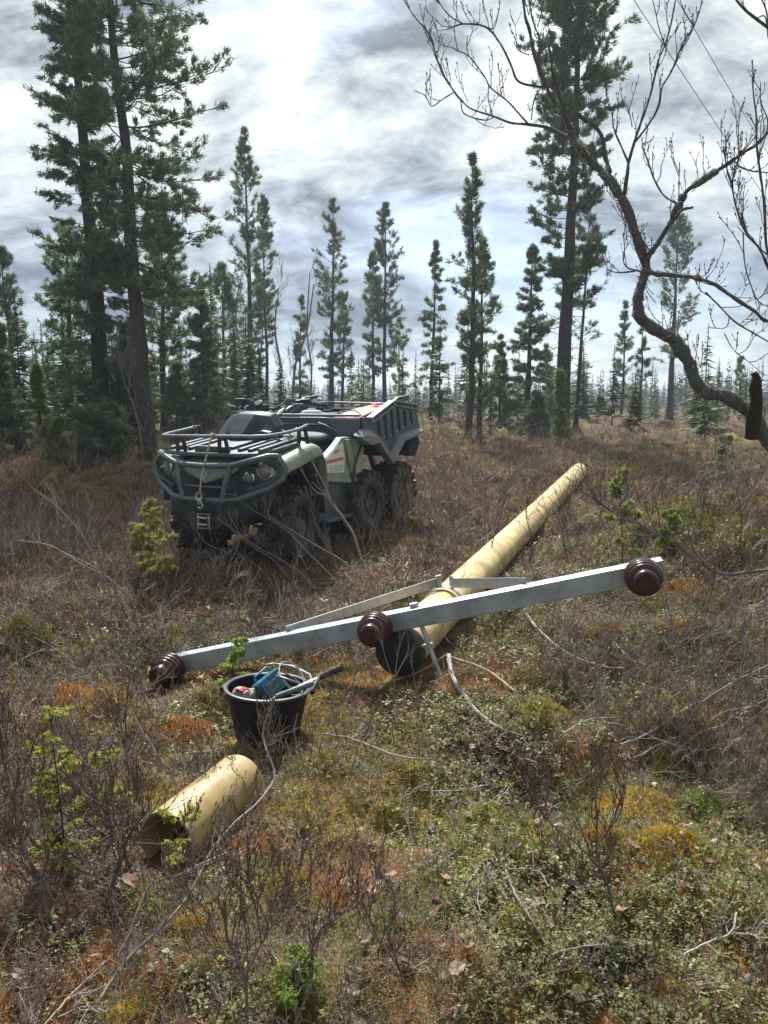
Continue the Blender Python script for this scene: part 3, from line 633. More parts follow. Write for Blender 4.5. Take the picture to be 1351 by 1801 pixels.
def power_pole():
    N = Vector(at(703, 1146, 4.15)); Fp = Vector(at(1019, 829, 13.2))
    d = (Fp - N).normalized(); L = (Fp - N).length
    root = empty('power_pole', N); tag(root, 'long yellow composite power pole lying across the bog with three brown insulators', 'power pole')
    O = N
    up = Vector((0, 0, 1)); sd = d.cross(up).normalized(); upp = sd.cross(d).normalized()
    # slight real sag along the shaft
    pr = []; n = 26; k = 40; bm = MB()
    rings = []
    for i in range(n + 1):
        t = i / n; c = d * (L * t) + upp * (-.06 * math.sin(PI * t)) + sd * (-.05 * math.sin(PI * t)); r = .131 + .010 * t + (.003 if i == 1 else 0)
        sl = .10 if i == n else 0
        rings.append([c + r * (sd * math.cos(2 * PI * j / k) + upp * math.sin(2 * PI * j / k)) - d * sl * math.sin(2 * PI * j / k) * .5 for j in range(k)])
    bm.loft(rings); bm.build('shaft', M_FRP, root)
    b2 = MB(); b2.lathe([(.115, -.035), (.134, -.03), (.138, -.01), (.138, .06), (.134, .065)], (0, 0, 0), d, 40)
    b2.lathe([(.095, -.04), (.103, -.042), (.103, -.034)], (0, 0, 0), d, 40, cap=False); b2.build('end_cap', M_CAP, root, bevel=.004)
    # crossarm
    A = Vector(at(294, 1170, 4.46)) - O; B = Vector(at(1167, 999, 3.84)) - O
    a = (B - A).normalized(); f = -(d - a * d.dot(a)).normalized(); h = f.cross(a).normalized(); h = h if h.z > 0 else -h
    arm = MB(); s = .052
    def ring(p, ss): return [p + (f * x + h * z) * ss for x, z in ((-1, -1), (1, -1), (1, 1), (-1, 1))]
    arm.loft([ring(A, s), ring(B, s)], cap=False); arm.loft([ring(B, s * .88), ring(A, s * .88)], cap=False)
    for p_, q_ in ((A, 1), (B, -1)):
        ro, ri = ring(p_, s), ring(p_, s * .88)
        for j in range(4): arm._f([arm.bm.verts.new(v) for v in (ro[j], ro[(j + 1) % 4], ri[(j + 1) % 4], ri[j])])
    arm.build('crossarm', M_GALV, root, smooth=False, bevel=.006, seg=2)
    def lerp(t): return A + (B - A) * t
    # bolt clamps that hold the arm to the pole
    bo = MB()
    pc = lerp(.50)
    base = lerp(.545)
    bo.tube([base + h * .07 + f * -.0, base - h * .33 + a * .06 + f * .06], .013, 10)
    bo.lathe([(.03, -.012), (.03, .012)], base - h * .17 + a * .03 + f * .025, h, 6); bo.lathe([(.026, 0), (.026, .02)], base + h * .056, h, 6)
    bo.tube([base - h * .17 + a * .03 + f * .02, base - h * .19 - a * .06 - f * .05, base - h * .30 - a * .12 - f * .06], .016, 8)
    bo.build('clamp_bolt', M_GALV2, root)
    # braces back to a strap on the shaft
    J = d * .95 + upp * (.135)
    st = MB(); rr = []
    for dd in (-.025, .025): rr.append([d * (.95 + dd) + (.137) * (sd * math.cos(2 * PI * j / 32) + upp * math.sin(2 * PI * j / 32)) for j in range(32)])
    st.loft(rr, cap=False); st.build('strap', M_GALV2, root, solid=.004)
    for (t, sg) in ((.275, -1), (.76, 1)):
        p0 = lerp(t) - f * .02 + h * .056; p1 = J + sd * (.045 * sg) + upp * .03
        e = (p1 - p0).normalized(); w = Vector(upp); w = (w - e * w.dot(e)).normalized(); n_ = e.cross(w)
        br = MB(); br.loft([[q + w * .032 * x + n_ * .003 * y for x, y in ((-1, -1), (1, -1), (1, 1), (-1, 1))] for q in (p0, p1)])
        br.box(p1 + w * .004, (.012, .05, .085), Matrix((n_, e, w)).transposed()); br.build('brace', M_GALV2, root, smooth=False, bevel=.002)
        b3 = MB(); b3.lathe([(.014, -.016), (.014, .016)], p1 - e * .02, n_, 6); b3.build('bolt', M_GALV, root); b3 = MB(); b3.lathe([(.014, -.01), (.014, .02)], p0 + e * .03, n_, 6); b3.build('bolt', M_GALV, root)
    # insulators
    for t in (.026, .470, .962):
        c = lerp(t) + f * s
        col_ = MB(); col_.lathe([(.072, .0), (.074, .012), (.070, .022)], c, f, 28); iroot = empty('insulator', c); iroot.parent = root; iroot.scale = (.93, .93, .93)
        c0 = Vector((0, 0, 0)); q = MB(); prof = [(.060, .018), (.094, .024), (.101, .036), (.098, .047), (.078, .052), (.078, .056), (.096, .062), (.101, .072), (.097, .083), (.076, .088), (.076, .092), (.093, .098), (.098, .108), (.094, .118),
                          (.072, .122), (.072, .126), (.086, .131), (.089, .139), (.084, .148), (.066, .153), (.062, .165), (.063, .195), (.058, .208), (.044, .213), (.042, .207), (.0, .206)]
        q.lathe(prof, c0, f, 36, cap=False); q.build('shed_stack', M_PORC, iroot, angle=50)
        cc = MB(); cc.lathe([(.078, .0), (.080, .010), (.078, .020), (.060, .022)], c0, f, 28); cc.build('collar', M_GALV, iroot)
        col_.bm.free()
power_pole()

def pipe_piece():
    A = Vector(at(291, 1468, 2.42)); B = Vector(at(424, 1372, 2.90)); A.z = .12; B.z = .10
    d = (B - A).normalized(); L = (B - A).length - .01; r = .106
    m = MB(); m.lathe([(r, 0), (r + .0006, .004), (r, L - .003), (r - .008, L), (r - .010, L - .003), (r - .009, .004), (r - .008, 0)], (0, 0, 0), d, 56, closed=True)
    # jagged cut rim: small real nicks
    rr = random.Random(5)
    for v in m.bm.verts:
        if v.co.dot(d) < .006: v.co += d * rr.uniform(-.003, .004)
    o = m.build('pipe_offcut', M_FRP2, None, angle=50); o.location = A
    tag(o, 'short yellow composite pipe offcut lying open end towards the viewer among twigs', 'pipe offcut')
pipe_piece()

# ================================================================ bucket with tools
M_BUCKET = mat('black_bucket', (.007, .009, .015), .5, var=.35, vscale=10, rvar=.1, bump=.1, bscale=50, spec=.25)
M_BUCKRIM = mat('worn_rim', (.055, .06, .063), .5, var=.3, vscale=25)
BK = Vector((-.57, 3.55, -.015))
def bucket():
    root = empty('bucket', BK, (R(-2), R(2), 0)); root.scale = (.97, .97, .86); tag(root, 'round black rubber bucket full of tools on the moss beside the crossarm', 'bucket')
    m = MB(); m.lathe([(.0, .0), (.150, .0), (.156, .008), (.172, .10), (.186, .19), (.203, .285), (.200, .285), (.183, .19), (.168, .10), (.150, .015), (.0, .012)], (0, 0, 0), (0, 0, 1), 56, cap=False)
    for z, r in ((.07, .168), (.26, .199)): m.lathe([(r, z - .004), (r + .004, z), (r, z + .004)], (0, 0, 0), (0, 0, 1), 56, cap=False)
    m.build('bucket_wall', M_BUCKET, root, angle=40)
    m = MB(); m.lathe([(.198, .283), (.214, .281), (.219, .287), (.217, .295), (.207, .298), (.198, .293)], (0, 0, 0), (0, 0, 1), 64, closed=True); m.build('rim', M_BUCKRIM, root)
    m = MB()
    for sd in (-1, 1):
        m.box((sd * .222, 0, .275), (.02, .06, .03))
    m.build('handle_lug', M_BUCKET, root, bevel=.005)
    m = MB(); m.tube([(.225, .0, .28), (.20, .10, .33), (.10, .17, .352), (.0, .20, .352), (-.04, .195, .345)], .006, 8); m.build('bail_handle', M_STEEL, root)
bucket()
def tools():
    mt = mat('teal_case', (.02, .22, .17), .35, second=(.015, .12, .34), var=.3, vscale=6); mk = mat('pale_canvas', (.35, .34, .29), .85, second=(.22, .22, .19), var=.3, vscale=22, bump=.6, bscale=60)
    mh = mat('grey_green_rubber', (.10, .14, .14), .55, var=.3, vscale=30); mr = mat('red_fabric', (.42, .02, .03), .6, var=.3, vscale=30)
    B = BK + Vector((0, 0, -.042))
    # battery tool case: upright tilted box with teal face, raised lid and handle
    q = Quaternion((0, 0, 1), R(38)) @ Quaternion((1, 0, 0), R(-28)) @ Quaternion((0, 1, 0), R(-24))
    m = MB(); c = B + Vector((.02, .03, .285)); m.box(c, (.12, .085, .085), q); m.box(c + q @ Vector((0, 0, .048)), (.125, .09, .014), q); m.box(c + q @ Vector((0, -.046, .0)), (.09, .012, .05), q)
    m.tube([c + q @ Vector((-.05, 0, .065)), c + q @ Vector((-.04, 0, .085)), c + q @ Vector((.04, 0, .085)), c + q @ Vector((.05, 0, .065))], .007, 8)
    tag(m.build('tool_case', mt, None, bevel=.008, seg=3), 'small teal and blue case leaning in the middle of the black bucket', 'case')
    m = MB(); rg = []; cc = B + Vector((-.10, -.02, .255))
    for i in range(9):
        t = i / 8; x = -.06 + .12 * t; r = .045 * math.sin(PI * min(.98, max(.06, t))) ** .35
        rg.append([cc + Vector((x, r * 1.2 * math.cos(a) * (1 + .12 * math.sin(3 * a + i)), r * math.sin(a) * (1 + .1 * math.cos(4 * a + 2 * i)) + .01 * math.sin(i))) for a in [2 * PI * j / 18 for j in range(18)]])
    tag(m.loft(rg).build('work_glove', mk, None, sub=1), 'crumpled pale grey work glove at the left inside the black bucket', 'glove')
    m = MB(); rr = random.Random(3)
    for (x, y, z, w) in ((-.105, -.05, .30, .045), (.0, -.10, .245, .05), (.075, -.09, .25, .05)):
        cx_ = B + Vector((x, y, z)); g = []
        for i in range(6): g.append([cx_ + Vector(((i - 2.5) * w * .3, (j - 1.5) * w * .22, .008 * math.sin(i * 1.7 + j))) for j in range(4)])
        tag(MB().grid(g).build('cloth_tag', mr, None, solid=.003), 'red strip of cloth %s in the black bucket' % ('lying on the pale glove' if w == .045 else 'in front of the teal case' if x < .02 else 'between the teal case and the grip'), 'cloth strip')
    m.bm.free()
    # cable tool with rubber grip and long handle
    root = empty('cable_cutter', B + Vector((.12, -.03, .28))); tag(root, 'cable tool with grey green grip and black handle sticking out of the bucket', 'hand tool')
    e = Vector((.86, .28, .36)).normalized()
    m = MB(); m.tube([Vector((-.06, -.06, .0)), Vector((-.035, -.05, .005)), Vector((.10, -.015, .045)), Vector((.115, -.01, .05))], [.010, .014, .015, .010], 12); m.build('grip', mh, root)
    m = MB(); m.tube([Vector((.13, .02, .06)), Vector((.15, .025, .068)), Vector((.235, .05, .10)), Vector((.245, .053, .103))], [.012, .016, .018, .021], 12); m.build('handle', M_RUBBER, root)
    m = MB(); m.tube([Vector((-.10, -.075, -.02)), Vector((.02, -.035, .03)), Vector((.13, .02, .06))], .006, 8); m.tube([Vector((.06, -.06, .0)), Vector((.11, -.03, .03)), Vector((.14, .02, .07))], .008, 8); m.build('shank', M_STEEL, root)
    for i, (lab, rad, ph) in enumerate((('thick grey cable arching over the right rim of the bucket', .0065, 0), ('thin grey cable looped beside the black handle', .004, 1), ('pale cable coiled low over the bucket rim', .004, 2))):
        m = MB(); pts = []
        for k in range(22):
            a = k / 21 * (1.25 + .3 * ph) * PI * 1.1 + ph * 1.1
            pts.append(B + Vector((.12 + .075 * math.cos(a + 2.4) * (1 - .1 * ph), .05 + .09 * math.sin(a + 2.4), .29 + .06 * math.sin(a * .9 + ph) + .015 * ph)))
        m.tube(pts, rad, 8); tag(m.build('cable', M_GREYP if i != 2 else mk, None), lab, 'cable', 'cables coiled in the bucket')
tools()

# ================================================================ overhead lines
def wires():
    m = mat('line_wire', (.12, .12, .13), .5, .6)
    for lab, a, b in (('upper overhead power line crossing the sky behind the bare birch', (1180, -30, 12), (1420, 378, 60)), ('lower overhead power line crossing the sky behind the bare birch', (1095, -40, 12), (1440, 478, 60))):
        A = Vector(at(*a)); B = Vector(at(*b)); A2 = A + (A - B) * .15; pts = []
        for k in range(25):
            t = k / 24; p = A2.lerp(B, t); p.z -= .35 * math.sin(PI * t) * .5; pts.append(p)
        tag(MB().tube(pts, [.004 + .012 * (k / 24) for k in range(25)], 6).build('power_line', m, None), lab, 'power line', 'overhead power lines')
wires()
# ================================================================ terrain
random.seed(7)
SPOTS = []   # coloured moss patches: x, y, radius, colour
def spot(px, py, rpx, col):
    p = gpx(px, py); z = math.hypot(p[0], p[1]); SPOTS.append((p[0], p[1], rpx * z / FPX * 1.05, np.array(col)))
YEL = (.62, .43, .03); ORG = (.55, .25, .05); OLV = (.20, .19, .035); TAN = (.34, .26, .13); PNK = (.33, .20, .12); LIM = (.26, .34, .05)
for s_ in ((1110, 1435, 70, YEL), (1190, 1500, 60, YEL), (1060, 1470, 30, (.55, .33, .03)), (1205, 1050, 35, (.42, .24, .05)), (1190, 1110, 25, ORG), (920, 1640, 45, (.42, .36, .05)), (985, 1740, 50, OLV), (330, 1628, 35, YEL), (180, 1238, 40, (.45, .30, .10)),
           (600, 1590, 40, ORG), (515, 1560, 38, (.42, .36, .05)), (1235, 1075, 40, OLV), (190, 935, 60, PNK), (120, 1240, 40, ORG), (60, 1300, 60, PNK), (440, 1260, 50, OLV), (960, 1220, 60, OLV), (1060, 1120, 30, (.35, .2, .05)),
           (940, 1260, 50, (.38, .34, .08)), (690, 1440, 40, (.30, .28, .06)), (830, 1450, 45, (.30, .30, .06)), (1130, 1620, 50, OLV), (210, 1790, 40, YEL), (500, 1790, 40, OLV), (620, 1500, 50, PNK), (850, 830, 60, TAN), (900, 840, 30, (.42, .31, .12)), (40, 1120, 40, OLV),
           (430, 1480, 45, ORG), (1000, 930, 60, (.25, .2, .08)), (800, 800, 60, PNK), (1180, 900, 40, (.34, .28, .05)), (560, 1350, 50, (.33, .27, .08)), (380, 1240, 40, (.32, .28, .08)), (1240, 1420, 40, LIM), (520, 1740, 55, LIM), (340, 1300, 35, ORG), (1290, 1600, 50, (.30, .27, .05))):
    spot(*s_)
BUMPS.extend((x_, y_, r_ * 1.15, min(.075, r_ * .45)) for x_, y_, r_, c_ in SPOTS if not (-1.0 < x_ < -.3 and 2.2 < y_ < 3.1))
def patchcol(x, y):
    """moss and litter colour field and its dryness"""
    d = np.hypot(x, y)
    a = fbm(x / .7, y / .7, 41, 3); b = fbm(x / .23, y / .23, 52, 3); c = fbm(x / 2.4, y / 2.4, 63, 2)
    brown = np.array([.16, .09, .055]); olive = np.array([.165, .17, .04]); tan = np.array([.33, .24, .115]); dark = np.array([.03, .023, .016]); mauve = np.array([.19, .125, .09])
    w = lambda t: t[..., None]
    col = brown * (1 - w(sstep(.45, .62, a))) + olive * w(sstep(.45, .62, a))
    col = col * (1 - w(sstep(.52, .70, b) * .8)) + tan * w(sstep(.52, .70, b) * .8)
    col = col * (1 - w(sstep(.42, .30, b) * .8)) + dark * w(sstep(.42, .30, b) * .8)
    far = sstep(3.2, 7.5, d)
    g = fbm(x / .38 + 7, y / .38, 111, 2); g2 = fbm(x / .5 - 9, y / .5, 121, 2)
    fn = .35 + .65 * sstep(.3, .65, vnoise(x / .06, y / .06, 77)); k1 = w(sstep(.56, .70, g) * .68 * fn * (1 - .8 * far)); col = col * (1 - k1) + np.array([.46, .20, .055]) * k1
    k1 = w(sstep(.58 - .07 * (1 - far), .70, g2) * .62 * fn * (1 - .75 * far)); col = col * (1 - k1) + (np.array([.46, .36, .04]) * w(b > .5) + np.array([.27, .31, .05]) * w(b <= .5)) * k1
    col = col * (1 - w(far * sstep(.40, .55, c) * .75)) + mauve * w(far * sstep(.40, .55, c) * .75)
    for sx, sy, sr, sc in SPOTS:
        k = sstep(1.35, .5, np.hypot(x - sx, y - sy) / sr * (1 + 1.6 * (b - .5)) + .8 * (a - .5)) * (.45 + .5 * sstep(.35, .6, vnoise(x / .045, y / .045, 99)))
        col = col * (1 - w(k)) + sc * w(k)
    return col, a, b, c, far
def build_ground():
    th = np.concatenate([np.linspace(-48, 48, 520), np.linspace(48, 312, 60)[1:-1]]) * PI / 180
    rr = np.concatenate([np.geomspace(.25, 1.3, 14)[:-1], np.geomspace(1.3, 14, 520), np.geomspace(14, 510, 150)[1:]])
    T, Rr = np.meshgrid(th, rr); X = np.sin(T) * Rr; Y = np.cos(T) * Rr
    Z = hgt(X, Y); n, m = X.shape
    V = np.stack([X, Y, Z], -1).reshape(-1, 3)
    i = np.arange(n - 1)[:, None] * m; j = np.arange(m)[None]; j2 = (np.arange(m) + 1)[None] % m
    F = np.stack([i + j, i + j2, i + m + j2, i + m + j], -1).reshape(-1, 4)
    c0 = len(V); V = np.vstack([V, [[0, 0, gz(0, 0)]]])
    col = patchcol(V[:, 0], V[:, 1])[0] * .5
    F2 = np.stack([np.arange(m), (np.arange(m) + 1) % m, np.full(m, c0), np.full(m, c0)], -1)
    F = F[:, ::-1]
    o = npmesh('ground', V, F, M_GROUND, col, smooth=True); o['kind'] = 'structure'
build_ground()

# ================================================================ ground cover
POLE_A = np.array([.09, 4.10]); POLE_B = np.array([3.38, 13.25])
def keepout(x, y, pad=0.0):
    """False where a laid object presses the plants down"""
    ok = np.ones(x.shape, bool)
    for A, B, r in ((POLE_A, POLE_B, .12), (np.array([-.75, 2.40]), np.array([-.58, 2.93]), .095)):
        d = B - A; t = np.clip(((x - A[0]) * d[0] + (y - A[1]) * d[1]) / (d @ d), 0, 1)
        ok &= np.hypot(x - A[0] - t * d[0], y - A[1] - t * d[1]) > r + pad
    ok &= np.hypot(x - BK[0], y - BK[1]) > .17 + pad
    return ok
def atvbox(x, y, m=0):
    u = (x - AO[0]) * AF[0] + (y - AO[1]) * AF[1]; v = (x - AO[0]) * AL[0] + (y - AO[1]) * AL[1]
    return (np.abs(v) < .66 + m) & (u < .55 + m) & (u > -2.6 - m)
def scatter(rng, n, r0, r1, half=41):
    r = np.exp(rng.uniform(math.log(r0), math.log(r1), n)); a = rng.uniform(-half, half, n) * PI / 180
    return np.sin(a) * r, np.cos(a) * r, r
def blades(rng, x, y, z, K, length, width, spread, col, colvar=.25, tip=None, straight=1.0):
    """K narrow blades per point -> triangles"""
    n = len(x); L = np.broadcast_to(length, (n,))[:, None] * rng.uniform(.5, 1.25, (n, K)); Wd = np.broadcast_to(width, (n,))[:, None] * rng.uniform(.6, 1.3, (n, K))
    az = rng.uniform(0, 2 * PI, (n, K)); le = rng.uniform(0, spread, (n, K))
    d = np.stack([np.cos(az) * np.sin(le), np.sin(az) * np.sin(le), np.cos(le) * straight], -1)
    sz = np.broadcast_to(length, (n,))[:, None] * .35
    b = np.stack([x[:, None] + np.cos(az) * sz * rng.uniform(0, 1, (n, K)), y[:, None] + np.sin(az) * sz * rng.uniform(0, 1, (n, K)), np.broadcast_to(z[:, None], (n, K)) - .004], -1)
    wa = rng.uniform(0, 2 * PI, (n, K)); w = np.stack([np.cos(wa), np.sin(wa), np.zeros_like(wa)], -1) * Wd[..., None] * .5
    tp = b + d * L[..., None]
    Q = np.stack([b - w, b + w, tp], 2).reshape(-1, 3, 3)
    c = np.repeat(col, K, 0) * rng.uniform(1 - colvar, 1 + colvar, (n * K, 1)); 
    return Q, np.clip(c, 0, 1)
def straws(rng, x, y, z, L, wd, col, lean=(.2, 1.3), curl=.8, S=3):
    n = len(x); az = rng.uniform(0, 2 * PI, n); le = rng.uniform(*lean, n)
    d = np.stack([np.cos(az) * np.sin(le), np.sin(az) * np.sin(le), np.cos(le)], -1); P = np.empty((n, S + 1, 3)); P[:, 0] = np.stack([x, y, z], -1); cur = P[:, 0].copy()
    for j in range(S):
        cur = cur + d * (L / S)[:, None]; P[:, j + 1] = cur; d = unit(d + np.array([0, 0, -curl / S]) + rng.normal(size=(n, 3)) * .12)
    wa = az + PI / 2; w = np.stack([np.cos(wa), np.sin(wa), np.zeros(n)], -1)[:, None] * (wd[:, None, None] * .5) * np.linspace(1, .15, S + 1)[None, :, None]
    A = P - w; B = P + w; Q = np.stack([A[:, :-1], B[:, :-1], B[:, 1:], A[:, 1:]], 2).reshape(-1, 4, 3)
    return Q, np.repeat(col, S, 0)
def sprigs(rng, x, y, z, H, nl, ls, col, colvar=.3, droop=.5, wratio=.5):
    """short upright stems carrying folded oval leaves"""
    n = len(x); az = rng.uniform(0, 2 * PI, n); le = rng.uniform(0, .6, n); sd = np.stack([np.cos(az) * np.sin(le), np.sin(az) * np.sin(le), np.cos(le)], -1)
    b = np.stack([x, y, z], -1); t = rng.uniform(.3, 1, (n, nl)); p = b[:, None] + sd[:, None] * (H[:, None] * t)[..., None]
    la = rng.uniform(0, 2 * PI, (n, nl)); el = rng.uniform(-.3, .9, (n, nl)); d = np.stack([np.cos(la) * np.cos(el), np.sin(la) * np.cos(el), np.sin(el)], -1)
    s = np.stack([-np.sin(la), np.cos(la), rng.uniform(-.3, .3, (n, nl))], -1); l = ls[:, None] * rng.uniform(.6, 1.25, (n, nl))
    nn = np.cross(d, s); fold = nn * (l * .10)[..., None]
    q0 = p; q1 = p + d * (l * .5)[..., None] + s * (l * wratio * .5)[..., None] + fold; q2 = p + d * l[..., None]; q3 = p + d * (l * .5)[..., None] - s * (l * wratio * .5)[..., None] + fold
    Q = np.stack([q0, q1, q2, q3], 2).reshape(-1, 4, 3)
    c = np.repeat(np.repeat(col, nl, 0) * rng.uniform(1 - colvar, 1 + colvar, (n * nl, 1)), 1, 0)
    return Q, np.clip(c, 0, 1)
C = np.array
def clearing(x, y):
    k = np.ones(x.shape)
    for cx_, cy_, rx, ry in ((-.50, 2.95, .32, .5), (-1.05, 3.9, .4, .6), (-.05, 3.6, .4, .6), (-.65, 2.2, .3, .4), (-1.3, 5.6, .9, .75), (-.5, 5.9, .6, .8), (.05, 6.9, .35, 1.0), (.8, 5.9, .4, .9)):
        k *= 1 - (.85 if cy_ < 5 or cx_ > 0 else .45) * (((x - cx_) / rx) ** 2 + ((y - cy_) / ry) ** 2 < 1)
    return k
def ground_cover():
    rng = np.random.default_rng(11)
    # --- moss cushions
    bag = Bag()
    x, y, r = scatter(rng, 190000, 1.25, 18); k = keepout(x, y); x, y, r = x[k], y[k], r[k]
    sc = np.clip(r / 2.6, .75, 6) ** .85; col = patchcol(x, y)[0]; col = col * rng.uniform(.75, 1.35, (len(x), 1)); col[:, 0] *= rng.uniform(.9, 1.12, len(x))
    z = hgt(x, y)
    Q, c = blades(rng, x, y, z, 5, .021 * sc, .0048 * sc, 1.15, col); bag.add(Q, c)
    for sx, sy, sr, sc_ in SPOTS:
        n = int(min(4200, 26000 * sr * sr * (3.0 / max(2.0, math.hypot(sx, sy))) ** 1.5 + 300)); a = rng.uniform(0, 2 * PI, n); q = sr * 1.1 * np.sqrt(rng.uniform(0, 1, n)) * (1 + .25 * np.sin(3 * a + sx * 9)); x = sx + np.cos(a) * q; y = sy + np.sin(a) * q
        k = keepout(x, y) & (fbm(x / .09, y / .09, 131, 2) > .40); x, y = x[k], y[k]; s = max(.8, math.hypot(sx, sy) / 2.6) ** .8; n = len(x)
        if not n: continue
        col = np.tile(sc_, (n, 1)) * rng.uniform(.55, 1.3, (n, 1)); col[:, 1] *= rng.uniform(.8, 1.15, n)
        Q, c = blades(rng, x, y, hgt(x, y), 6, .020 * s, .0045 * s, 1.2, col); bag.add(Q, c)
    tag(bag.build('moss', M_MOSS), kind='stuff')
    # --- evergreen dwarf shrubs (small oval leaves)
    bag = Bag()
    x, y, r = scatter(rng, 70000, 1.25, 9); n = fbm(x / .55, y / .55, 71, 3); n2 = fbm(x / .2, y / .2, 75, 2)
    dens = sstep(.46, .62, n) * (.2 + .8 * sstep(-.9, .5, x / np.maximum(r, 1) * 2)) * np.where(r < 4.2, 1, .45) * (.35 + .65 * sstep(.35, .6, n2))
    for sx, sy, sr, _ in SPOTS: dens = dens * (1 - .55 * sstep(1.0, .6, np.hypot(x - sx, y - sy) / sr))
    k = (rng.uniform(size=len(x)) < dens) & keepout(x, y, .03) & ~atvbox(x, y); x, y, r, n2 = x[k], y[k], r[k], n2[k]
    sc = np.clip(r / 2.6, .8, 4) ** .6; z = hgt(x, y)
    pal = C([(.165, .19, .038), (.24, .26, .08), (.08, .088, .028), (.28, .29, .16), (.19, .18, .045), (.20, .10, .05)]); pr = np.where(n2[:, None] > .5, C([[.2, .34, .1, .22, .12, .02]]), C([[.3, .12, .3, .06, .17, .05]]))
    ci = (rng.uniform(size=(len(x), 1)) > np.cumsum(pr, 1)).sum(1).clip(0, 5)
    Q, c = sprigs(rng, x, y, z, rng.uniform(.02, .07, len(x)) * sc, 7, .0125 * sc * rng.choice([.8, 1.0, 1.7], len(x), p=[.4, .42, .18]), pal[ci]); bag.add(Q, c)
    tag(bag.build('dwarf_shrub_leaves', M_LEAF), kind='stuff')
    # --- litter: flakes of old leaves, bark and stem bits
    bag = Bag(); x, y, r = scatter(rng, 60000, 1.25, 7); k = keepout(x, y) & ~atvbox(x, y, -.1); x, y, r = x[k], y[k], r[k]; n = len(x)
    sc = np.clip(r / 2.6, .8, 3) ** .8; pal = C([(.16, .10, .06), (.26, .18, .11), (.08, .05, .035), (.33, .24, .16), (.20, .15, .12), (.05, .038, .03)]); ci = rng.choice(6, n, p=[.24, .18, .22, .08, .14, .14])
    Q, c = sprigs(rng, x, y, hgt(x, y) - .006, rng.uniform(.002, .018, n) * sc, 2, .014 * sc, pal[ci] * rng.uniform(.6, 1.2, (n, 1)), wratio=.45); bag.add(Q, c)
    Q, c = straws(rng, x[::3], y[::3], hgt(x[::3], y[::3]), rng.uniform(.02, .07, len(x[::3])) * sc[::3], .0020 * sc[::3], pal[ci][::3], lean=(1.0, 1.6), curl=.3, S=2); bag.add(Q, c)
    tag(bag.build('leaf_litter', M_LEAF), kind='stuff')
    # --- crowberry / heather: fine needle sprigs in cushions
    bag = Bag()
    x, y, r = scatter(rng, 75000, 1.3, 20); n = fbm(x / .8, y / .8, 81, 3)
    dens = sstep(.46, .60, n) * (.35 + .65 * sstep(-.2, .5, x / r * 2)) 
    for mx, my, mr, mh in MOUND: dens = np.maximum(dens, .8 * np.exp(-((x - mx) ** 2 + (y - my) ** 2) / mr ** 2))
    k = (rng.uniform(size=len(x)) < dens) & keepout(x, y, .03) & ~atvbox(x, y); x, y, r = x[k], y[k], r[k]
    sc = np.clip(r / 2.6, .8, 6) ** .75; z = hgt(x, y)
    H = rng.uniform(.04, .10, len(x)) * sc ** .5; pal = C([(.065, .085, .022), (.11, .125, .03), (.16, .145, .045), (.21, .14, .055), (.10, .06, .04)]); ci = rng.choice(5, len(x), p=[.28, .28, .2, .14, .1])
    Q, c = sprigs(rng, x, y, z, H, 10, .011 * sc, pal[ci], wratio=.22); bag.add(Q, c)
    tag(bag.build('heather', M_LEAF), kind='stuff')
    # --- dry grass, straw
    bag = Bag()
    x, y, r = scatter(rng, 150000, 1.25, 26); n = fbm(x / .9, y / .9, 91, 3)
    dens = .07 + .93 * sstep(.45, .62, n) * sstep(2.4, 5.0, r + .7 * (x < 0))
    k = (rng.uniform(size=len(x)) < dens) & keepout(x, y, .02); x, y, r, n = x[k], y[k], r[k], n[k]
    sc = np.clip(r / 2.6, .8, 7) ** .8; z = hgt(x, y)
    pal = C([(.33, .25, .15), (.26, .17, .105), (.22, .13, .08), (.30, .19, .12), (.38, .32, .21), (.17, .14, .06)]); ci = rng.choice(6, len(x), p=[.22, .24, .2, .16, .08, .10])
    col = pal[ci] * rng.uniform(.6, 1.15, (len(x), 1))
    Q, c = straws(rng, x, y, z, rng.uniform(.04, .13, len(x)) * np.clip(sc, 1, 2.2) ** .6, .0022 * sc, col, curl=1.1); bag.add(Q, c)
    tag(bag.build('dry_grass', M_LEAF), kind='stuff')
    # --- low twiggy brush (dwarf birch and bilberry stems)
    bag = Bag()
    def brush(n, r0, r1, hmul, kk, seed, dfn, pal, rad):
        rg = np.random.default_rng(seed); x, y, r = scatter(rg, n, r0, r1)
        k = (rg.uniform(size=n) < dfn(x, y, r)) & keepout(x, y, .04) & ~atvbox(x, y, .02); x, y, r = x[k], y[k], r[k]; n = len(x)
        base = np.stack([x, y, hgt(x, y) - .01], -1); az = rg.uniform(0, 2 * PI, n); le = rg.uniform(.1, 1.0, n)
        d = np.stack([np.cos(az) * np.sin(le), np.sin(az) * np.sin(le), np.cos(le)], -1); L = rg.uniform(.10, .30, n) * hmul * np.clip(r / 3, .9, 1.6)
        P0 = poly(rg, base, d, L, 4, .22, .12); c0 = pal[rg.integers(0, len(pal), n)] * rg.uniform(.6, 1.3, (n, 1)); s = np.clip(r / 3, .8, 3.5) ** .8
        bag.add(tubes(P0, taperR(n, 5, rad * s, rad * .55 * s)), np.repeat(c0, 12, 0))
        P1, t = grow(rg, P0, kk, 0, segs=3) if False else grow(rg, P0, kk, (L * .55)[:, None], wob=.25, ang=(.4, 1.0), t0=.25, up=.2, segs=3)
        bag.add(tubes(P1, taperR(len(P1), 4, np.repeat(rad * .6 * s, kk), np.repeat(rad * .35 * s, kk))), np.repeat(np.repeat(c0, kk, 0), 9, 0))
        P2, t = grow(rg, P1, 2, (np.repeat(L, kk) * .28)[:, None], wob=.25, ang=(.4, 1.0), t0=.3, up=.2, segs=2)
